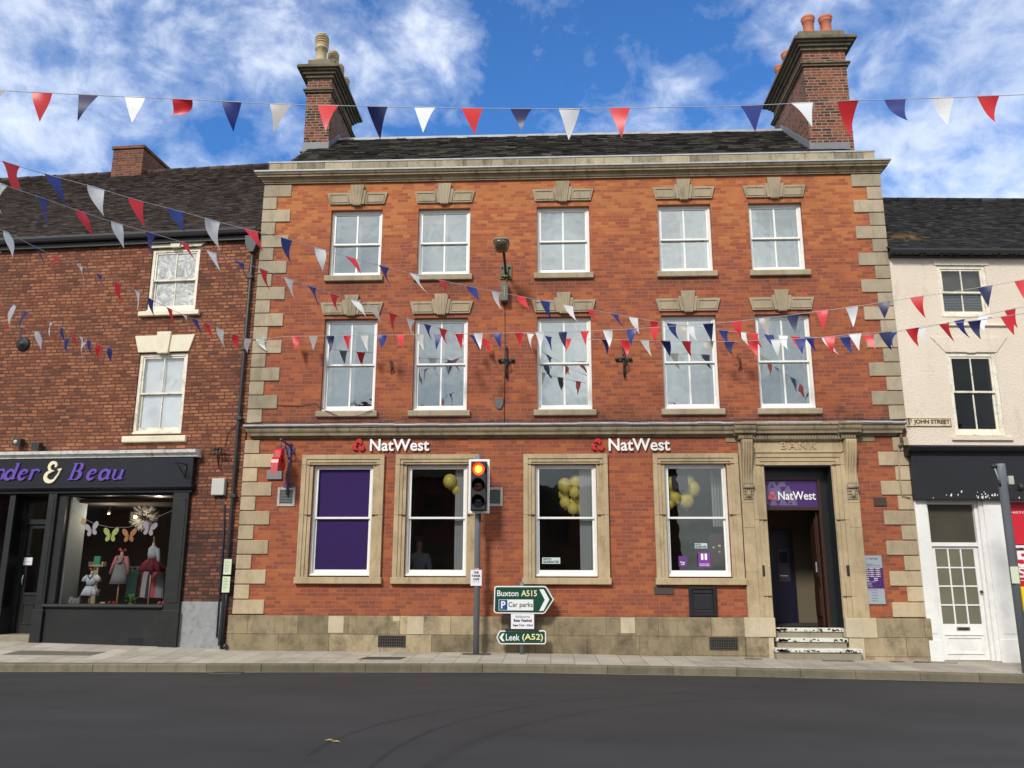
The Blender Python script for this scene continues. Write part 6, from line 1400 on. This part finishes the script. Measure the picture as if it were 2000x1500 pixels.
sticker('window_sticker', 1357, 1381, 1061, 1071, M_MINT, 'pale green sticker above the purple card in the fourth window', 'sticker', (M_TXT, [('SWITCH', .05, .5, .55, .9), ('GUARANTEE', .05, .93, .1, .5)]), y=.118)
M_PURC = plain('bright_purple_card', (.12, .03, .22), .6)
sticker('window_card', 1326, 1341, 1086, 1107, M_PURC, 'small purple wifi card at the bottom of the fourth window', 'card', (M_LETW, [('Free', .2, .75, .35, .5), ('wifi', .25, .7, .18, .32)]), y=.118)
sticker('window_card', 1364, 1386.5, 1079, 1108, plain('magenta_purple_card', (.18, .035, .30), .6), 'purple poster with a white square in the fourth window', 'poster', (M_LETW, [('II', .25, .75, .5, .92), ('current account', .1, .9, .2, .26), ('rewards', .1, .9, .1, .16)]), y=.118)
sticker('window_poster', 1388, 1412, 1043, 1105, plain('dark_maroon_poster', (.085, .02, .035), .6), 'tall dark maroon poster at the right side of the fourth window', 'poster', (M_YTXT, [('-', .6, .8, .6, .66), ('-', .6, .75, .42, .46), ('-', .2, .35, .55, .6)]), y=.16)
sticker('window_card', 1312.5, 1343, 929, 956.5, plain('dark_grey_card', (.035, .037, .05), .5), 'dark square speaker card in front of the balloons in the fourth window', 'card', y=.118)
m = MB(); x, z = at(1535, 1060, 1.9); x2, _ = at(1508, 1060, 1.9)
am = thing('cash_machine', 'dark navy cash machine panel inside the bank lobby', 'cash machine', (4.6, 1.9, .5))
XA, XB, ZA = at(1493, 1100, 1.84)[0], at(1551, 1100, 1.84)[0], at(1520, 1037, 1.84)[1]
MB().box(XA, XB, 1.84, 1.94, .51, ZA).build('panel', plain('navy_machine_panel', (.010, .008, .03), .4), am)
MB().box(XB-.36, XB-.10, 1.82, 1.84, 1.35, 2.05).build('fascia', plain('grey_machine_face', (.05, .05, .07), .35), am, bevel=.01)
MB().box(XB-.32, XB-.14, 1.812, 1.82, 1.75, 1.98).build('screen', plain('machine_screen', (.02, .02, .04), .15), am)
MB().box(XB-.32, XB-.16, 1.812, 1.82, 1.47, 1.485).build('slot', M_SIGNW, am)
# person in a grey jumper at the counter behind the second window
pxw, pzw = at(818, 1085, 1.1)
def skin(name, verts, edges, radii, mat, par=None, loc=(0, 0, 0)):
    me = bpy.data.meshes.new(name); me.from_pydata([Vector(v) for v in verts], edges, []); o = bpy.data.objects.new(name, me); col.objects.link(o); me.materials.append(mat)
    s_ = o.modifiers.new('skin', 'SKIN'); s_.use_smooth_shade = True
    for i, r_ in enumerate(radii):
        me.skin_vertices[0].data[i].radius = (r_, r_) if not isinstance(r_, tuple) else r_
    me.skin_vertices[0].data[0].use_root = True
    sb = o.modifiers.new('subdivision', 'SUBSURF'); sb.levels = 2; sb.render_levels = 2
    return o
M_SKIN = plain('skin', (.34, .19, .13), .5); M_JUMP = cl('grey_jumper', (.20, .22, .25)); M_TROU = cl('dark_trousers', (.025, .025, .03))
pz0 = .50
V = [(0,0,.92), (0,0,1.1), (0,0,1.32), (0,.0,1.43), (0,0,1.50), (0,-.02,1.60), (.10,0,.86), (.11,-.02,.48), (.11,0,.08), (.11,-.12,.03), (-.10,0,.86), (-.11,-.02,.48), (-.11,0,.08), (-.11,-.12,.03),
     (.18,0,1.36), (.24,-.03,1.08), (.12,-.26,1.02), (.05,-.34,1.03), (-.18,0,1.36), (-.24,-.03,1.08), (-.12,-.26,1.0), (-.05,-.33,1.02), (0,-.02,1.70)]
Ed = [(0,1),(1,2),(2,3),(3,4),(4,5),(0,6),(6,7),(7,8),(8,9),(0,10),(10,11),(11,12),(12,13),(2,14),(14,15),(15,16),(16,17),(2,18),(18,19),(19,20),(20,21),(5,22)]
Rd = [.14,.13,.15,.07,.055,.085,.09,.06,.042,.035,.09,.06,.042,.035,.065,.05,.038,.03,.065,.05,.038,.03,.085]
pe = skin('person', V, Ed, Rd, M_SKIN); pe.location = (pxw, 1.1, pz0); pe.rotation_euler.z = R(25)
tag(pe, 'person in a grey jumper at a desk behind the window left of the traffic light', 'person')
j = skin('jumper', [V[i] for i in (0,1,2,3,14,15,16,18,19,20)], [(0,1),(1,2),(2,3),(2,4),(4,5),(5,6),(2,7),(7,8),(8,9)], [.155,.15,.17,.075,.085,.065,.05,.085,.065,.05], M_JUMP); j.parent = pe
tr = skin('trousers', [V[i] for i in (0,6,7,8,10,11,12)], [(0,1),(1,2),(2,3),(0,4),(4,5),(5,6)], [.152,.10,.075,.06,.10,.075,.06], M_TROU); tr.parent = pe
hr = bpy.data.objects.new('hair', None)
bpy.data.objects.remove(hr)
hm = MB(); hm.ball((0, .015, 1.685), .105, 16, 12, sz=1.05)
ORG[pe.name] = Vector((0, 0, 0)); hb = hm.build('hair', cl('dark_hair', (.03, .02, .015)), pe)
fm = MB(); fm.ball((.032, -.105, 1.655), .009, 8, 6).ball((-.032, -.105, 1.655), .009, 8, 6); fm.build('eye', M_TXT, pe)
dk = thing('counter_desk', 'dark desk behind the window left of the traffic light', 'desk', (-2.6, .8, .5))
MB().box(-3.0, -1.9, .62, .98, 1.45, 1.49).build('desk_top', M_BROWN, dk); MB().box(-2.98, -2.94, .64, .96, .5, 1.45).box(-1.96, -1.92, .64, .96, .5, 1.45).build('leg', M_BROWN, dk)

# ================================================================== ACROSS THE STREET (seen only as reflections)
random.seed(31)
for (xa, xb, ev, rg, nch, lab) in ((-48, -9, 6.3, 9.0, 1, 'tall brick house opposite, far left, seen only in window reflections'), (-8.98, -1.0, 5.9, 8.3, 2, 'brick house opposite with two stacks, seen only in window reflections'),
        (-.98, 2.6, 4.3, 5.9, 0, 'low cottage opposite, seen only in window reflections'), (2.62, 5.9, 6.2, 8.2, 1, 'narrow brick house opposite beside a side street, seen only in reflections'), (10.2, 24, 5.8, 8.0, 2, 'wide brick house opposite, far right, seen only in window reflections')):
    ob = thing('terraced_house', lab, 'house', ((xa+xb)/2, -21.5, 0), group='houses across the street')
    wo = []; x = xa+.8
    while x+1.1 < xb-.4:
        for z in ((1.0, 3.6) if ev > 5 else (1.0, 2.9)): wo.append((x, x+1.0, z, z+(1.5 if ev > 5 else 1.0)))
        x += 2.3
    m = MB(); m.wall(xa, xb, -.4, ev, wo, 0, .3); m.v = [(x, -21.5-y, z) for x, y, z in m.v]; m.f = [tuple(reversed(f)) for f in m.f]; m.build('wall', M_OPP, ob)
    m = MB()
    for X in (xa+.01, xb-.26): m.add([(X, -21.52, -.4), (X, -21.52, ev), (X, -25, rg-.05), (X, -28.5, ev), (X, -28.5, -.4), (X+.25, -21.52, -.4), (X+.25, -21.52, ev), (X+.25, -25, rg-.05), (X+.25, -28.5, ev), (X+.25, -28.5, -.4)], [(4,3,2,1,0), (5,6,7,8,9), (0,1,6,5), (3,4,9,8)])
    m.build('gable_wall', M_OPP, ob)
    for a, b_, c_, d_ in wo:
        w_ = MB().box(a, b_, -21.72, -21.68, c_, d_).build('window', plain('dark_window', (.03, .035, .04), .1), ob)
    m = MB(); m.add([(xa, -21.2, ev-.05), (xb, -21.2, ev-.05), (xb, -25, rg), (xa, -25, rg), (xb, -28.8, ev-.05), (xa, -28.8, ev-.05)], [(0,1,2,3), (3,2,4,5)]); m.build('roof', M_TILEL, ob)
    for i in range(nch):
        x = xa+.6+(xb-xa-1.2)*(i if nch > 1 else 1); MB().box(x-.5, x+.5, -25.4, -24.6, rg-.5, rg+1.1).build('chimney', M_CHIM2, ob)

# ================================================================== BUNTING
HOIST = {'n': 'navy', 'b': 'blue', 'r': 'red', 'w': 'white', 'g': 'greyish white'}
def interp(tab, x):
    if x <= tab[0][0]: return tab[0][1]
    for (a, p_), (b, q) in zip(tab, tab[1:]):
        if x <= b: return p_+(q-p_)*(x-a)/(b-a)
    return tab[-1][1]
def bunting(label, cord, depth, pens, wind=(.03, .0), size=(.205, .285), seed=1, end=None):
    """cord: photo points it passes through; depth: (u, distance in front of the bank) so each point gets a true place in the street"""
    random.seed(seed)
    def W(u, v):
        y = -interp(depth, u); x, z = at(u, v, y); return Vector((x, y, z))
    def vat(u): return interp(cord, u)
    c0 = W(cord[0][0], cord[0][1]); root = thing('bunting_line', label, 'bunting', c0, group='strings of bunting over the street')
    fine = []; u0, u1 = cord[0][0], cord[-1][0]; n = 90
    us = [u0+(u1-u0)*i/n for i in range(n+1)]
    # smooth the polyline a little
    pv = [vat(u) for u in us]; 
    for _ in range(3): pv = [pv[0]]+[(pv[i-1]+2*pv[i]+pv[i+1])/4 for i in range(1, n)]+[pv[-1]]
    path = [W(u, v) for u, v in zip(us, pv)]
    if end is not None: path.append(Vector(end))
    MB().tube(path, .0042, 5).build('cord', M_CORD, root)
    for it in pens:
        u, c_ = it[0], it[1]; fold = it[2] if len(it) > 2 else 0
        k = (u-u0)/(u1-u0)*n; i = max(0, min(n-1, int(k))); P0 = path[i].lerp(path[i+1], max(0, min(1, k-i))); T = (path[i+1]-path[i]).normalized()
        w_, h = size[0]*random.uniform(.94, 1.05), size[1]*1.14*random.uniform(.92, 1.06)
        nrm = T.cross(Vector((0, 0, 1))).normalized(); sw_ = max(-.35, min(.45, random.gauss(.08, .20))); dn = (Vector((0, 0, -1))*math.cos(sw_)+nrm*math.sin(sw_)).normalized()
        tip = wind[0]+random.gauss(0, .018); bend = random.uniform(-.06, .06); curl = random.uniform(-.06, .06)
        if fold: h *= fold; tip -= .04
        N = 6; rows = []
        for r_ in range(N+1):
            k_ = r_/N; row = []; hw = w_/2*(1-k_)
            if fold: hw = w_/2*(1-k_*.45)
            for s_ in (-1, -.33, .33, 1):
                q = P0+T*(s_*hw+tip*k_*k_*1.6)+dn*(h*k_)+nrm*(bend*math.sin(k_*math.pi*.8)+curl*s_*(1-k_)*math.sin(k_*3)) + Vector((1, 0, 0))*wind[1]*k_*k_
                row.append(q)
            rows.append(row)
        m = MB(); vs = [q for row in rows for q in row]; m.add(vs, [(a*4+b, a*4+b+1, (a+1)*4+b+1, (a+1)*4+b) for a in range(N) for b in range(3)], True)
        hem = [rows[0][b]+Vector((0, 0, .008)) for b in range(4)]; m.add(hem+rows[0], [(0,1,5,4), (1,2,6,5), (2,3,7,6)])
        m.build('pennant', PEN[c_], root)
bunting('highest line of large red, white and blue pennants crossing above the bank parapet', [(-20, 176), (180, 186), (400, 196), (548, 204), (690, 207), (850, 211), (1100, 213), (1290, 210), (1450, 207), (1650, 197), (1850, 191), (2020, 184)],
        [(0, 8.6), (1000, 8.5), (2000, 8.6)], [(-6, 'g'), (82, 'r'), (173, 'n'), (264, 'w'), (356, 'r', .45), (452, 'b'), (548, 'g'), (641, 'r'), (737, 'n'), (830, 'w'), (922, 'r'), (1018, 'n'), (1112, 'w'), (1210, 'r'), (1468, 'b'), (1567, 'w'), (1656, 'r'), (1748, 'b'), (1842, 'w'), (1930, 'r')], wind=(.0, .02), seed=2, size=(.235, .315))
bunting('longest line, sagging from the upper left roof across the bank to the right edge', [(-10, 311), (20, 320), (105, 345), (187, 366), (265, 391), (343, 410), (415, 431), (490, 450), (560, 466), (625, 486), (685, 504), (745, 519), (805, 535), (865, 548), (917, 560), (968, 570), (1017, 579), (1065, 588), (1110, 597), (1152, 605), (1200, 613), (1237, 620), (1278, 629), (1312, 632), (1347, 637), (1413, 646), (1470, 651), (1530, 656), (1600, 660), (1650, 659), (1697, 655), (1743, 650), (1800, 642), (1874, 625), (1922, 616), (1973, 605), (2010, 597)],
        [(0, 9.2), (500, 6.5), (1000, 2.6), (1300, 1.0), (1520, .6), (1743, 2.2), (2000, 4.5)], [(22, 'r', .75), (103, 'b'), (187, 'w'), (265, 'r'), (341, 'b'), (415, 'w'), (490, 'r'), (560, 'b'), (625, 'w'), (685, 'r'), (750, 'b'), (810, 'w'), (865, 'r'), (920, 'b'), (969, 'w'), (1017, 'r'), (1065, 'b'), (1110, 'w'), (1152, 'r'), (1200, 'b'), (1237, 'w'), (1278, 'r'), (1312, 'b'), (1347, 'w'), (1413, 'b'), (1448, 'w'), (1471, 'r'), (1502, 'b'), (1530, 'w'), (1554, 'r'), (1581, 'b'), (1615, 'w'), (1650, 'b'), (1697, 'r'), (1743, 'b'), (1800, 'w'), (1844, 'r'), (1874, 'b'), (1922, 'w'), (1973, 'r')], wind=(.09, .0), seed=3)
bunting('line from the left edge over the old roof, ending below the old wall lamp', [(-20, 351), (8, 362), (84, 387), (156, 413), (227, 436), (295, 455), (360, 474), (416, 493), (468, 512), (515, 527), (564, 545), (609, 560), (653, 575), (695, 588), (726, 597), (768, 612), (802, 625), (835, 634), (866, 643), (895, 650), (924, 654), (965, 668)],
        [(0, 9.4), (300, 6.6), (700, 2.6), (960, .15)], [(4, 'w'), (84, 'b'), (156, 'r'), (228, 'w'), (295, 'b'), (360, 'r'), (413, 'w'), (468, 'b'), (515, 'r'), (564, 'w'), (609, 'b'), (653, 'r'), (693, 'w'), (726, 'g'), (768, 'r'), (802, 'w'), (835, 'b'), (866, 'r'), (895, 'w'), (924, 'b'), (948, 'r')], wind=(.09, .0), seed=4)
bunting('line crossing the old brick wall down to the upper left quoins of the bank', [(-10, 444), (12, 453), (66, 481), (113, 503), (156, 519), (194, 536), (230, 553), (270, 569), (295, 585), (331, 603), (360, 616), (381, 624), (405, 632), (430, 643), (461, 655), (489, 664), (512, 660)],
        [(0, 8.0), (200, 4.8), (400, 1.5), (505, .12)], [(12, 'w'), (66, 'b'), (113, 'r'), (156, 'w'), (194, 'b'), (230, 'r'), (268, 'w'), (295, 'b'), (331, 'r'), (360, 'w'), (381, 'b'), (405, 'r'), (430, 'w'), (461, 'r'), (485, 'w'), (508, 'w')], wind=(.09, .0), seed=5, size=(.19, .27))
bunting('short upper line descending across the brick left of the white-linteled windows', [(-10, 589), (2, 592), (29, 596), (52, 609), (81, 620), (100, 630), (121, 641), (140, 649), (158, 658), (175, 665), (194, 673), (222, 683)],
        [(0, 6.5), (120, 3.0), (222, .6)], [(2, 'r'), (29, 'w'), (52, 'b'), (81, 'r'), (100, 'w'), (121, 'b'), (140, 'r'), (158, 'w'), (175, 'b'), (194, 'r'), (215, 'b')], wind=(.08, .0), seed=6, size=(.18, .27))
bunting('short lower line crossing in front of the round black wall plate', [(-10, 624), (12, 632), (45, 641), (74, 648), (109, 655), (135, 662), (166, 669), (199, 676), (225, 684)],
        [(0, 5.5), (120, 2.6), (225, .5)], [(12, 'r'), (43, 'b'), (72, 'w'), (106, 'r'), (133, 'b'), (164, 'w'), (197, 'r')], wind=(.07, .0), seed=7, size=(.19, .27))
bunting('line from the right edge running left along all first-floor windows to the quoins', [(498, 668), (530, 660), (545, 656), (580, 657), (645, 656), (712, 655), (783, 654), (856, 653), (934, 651), (1012, 650), (1054, 649), (1099, 649), (1142, 647), (1187, 645), (1234, 643), (1280, 639), (1332, 636), (1383, 632), (1439, 628), (1493, 621), (1548, 615), (1606, 607), (1664, 600), (1726, 590), (1791, 580), (1860, 570), (1924, 560), (1993, 548), (2015, 544)],
        [(500, .12), (1000, 1.2), (1500, 3.6), (2000, 5.2)], [(578, 'r'), (612, 'g'), (645, 'n'), (678, 'r'), (712, 'w'), (747, 'b'), (783, 'r'), (819, 'w'), (856, 'b'), (897, 'r'), (934, 'w'), (972, 'b'), (1013, 'r'), (1054, 'w'), (1099, 'n'), (1142, 'r'), (1187, 'w'), (1234, 'b'), (1280, 'r'), (1332, 'g'), (1383, 'n'), (1439, 'r'), (1493, 'g'), (1548, 'n'), (1606, 'r'), (1664, 'w'), (1726, 'n'), (1791, 'r'), (1924, 'n'), (1996, 'r')], wind=(.02, .0), seed=8, size=(.19, .285))
bunting('lower right line strung level across the fourth and fifth first-floor windows', [(1020, 650), (1036, 652), (1071, 657), (1108, 662), (1182, 663), (1260, 665), (1340, 667), (1425, 667), (1516, 664), (1620, 658), (1670, 652), (1728, 649), (1782, 642), (1823, 634), (1903, 627), (1969, 617), (2015, 610)],
        [(1030, .3), (1300, 2.4), (1600, 4.0), (2000, 4.8)], [(1036, 'w'), (1071, 'b'), (1108, 'r'), (1182, 'n'), (1219, 'r'), (1259, 'w'), (1300, 'n'), (1341, 'r'), (1383, 'g'), (1425, 'n'), (1469, 'r'), (1516, 'w'), (1564, 'b'), (1620, 'r'), (1670, 'w'), (1729, 'n'), (1782, 'r'), (1903, 'n'), (1969, 'r')], wind=(.03, .0), seed=10, size=(.19, .27))
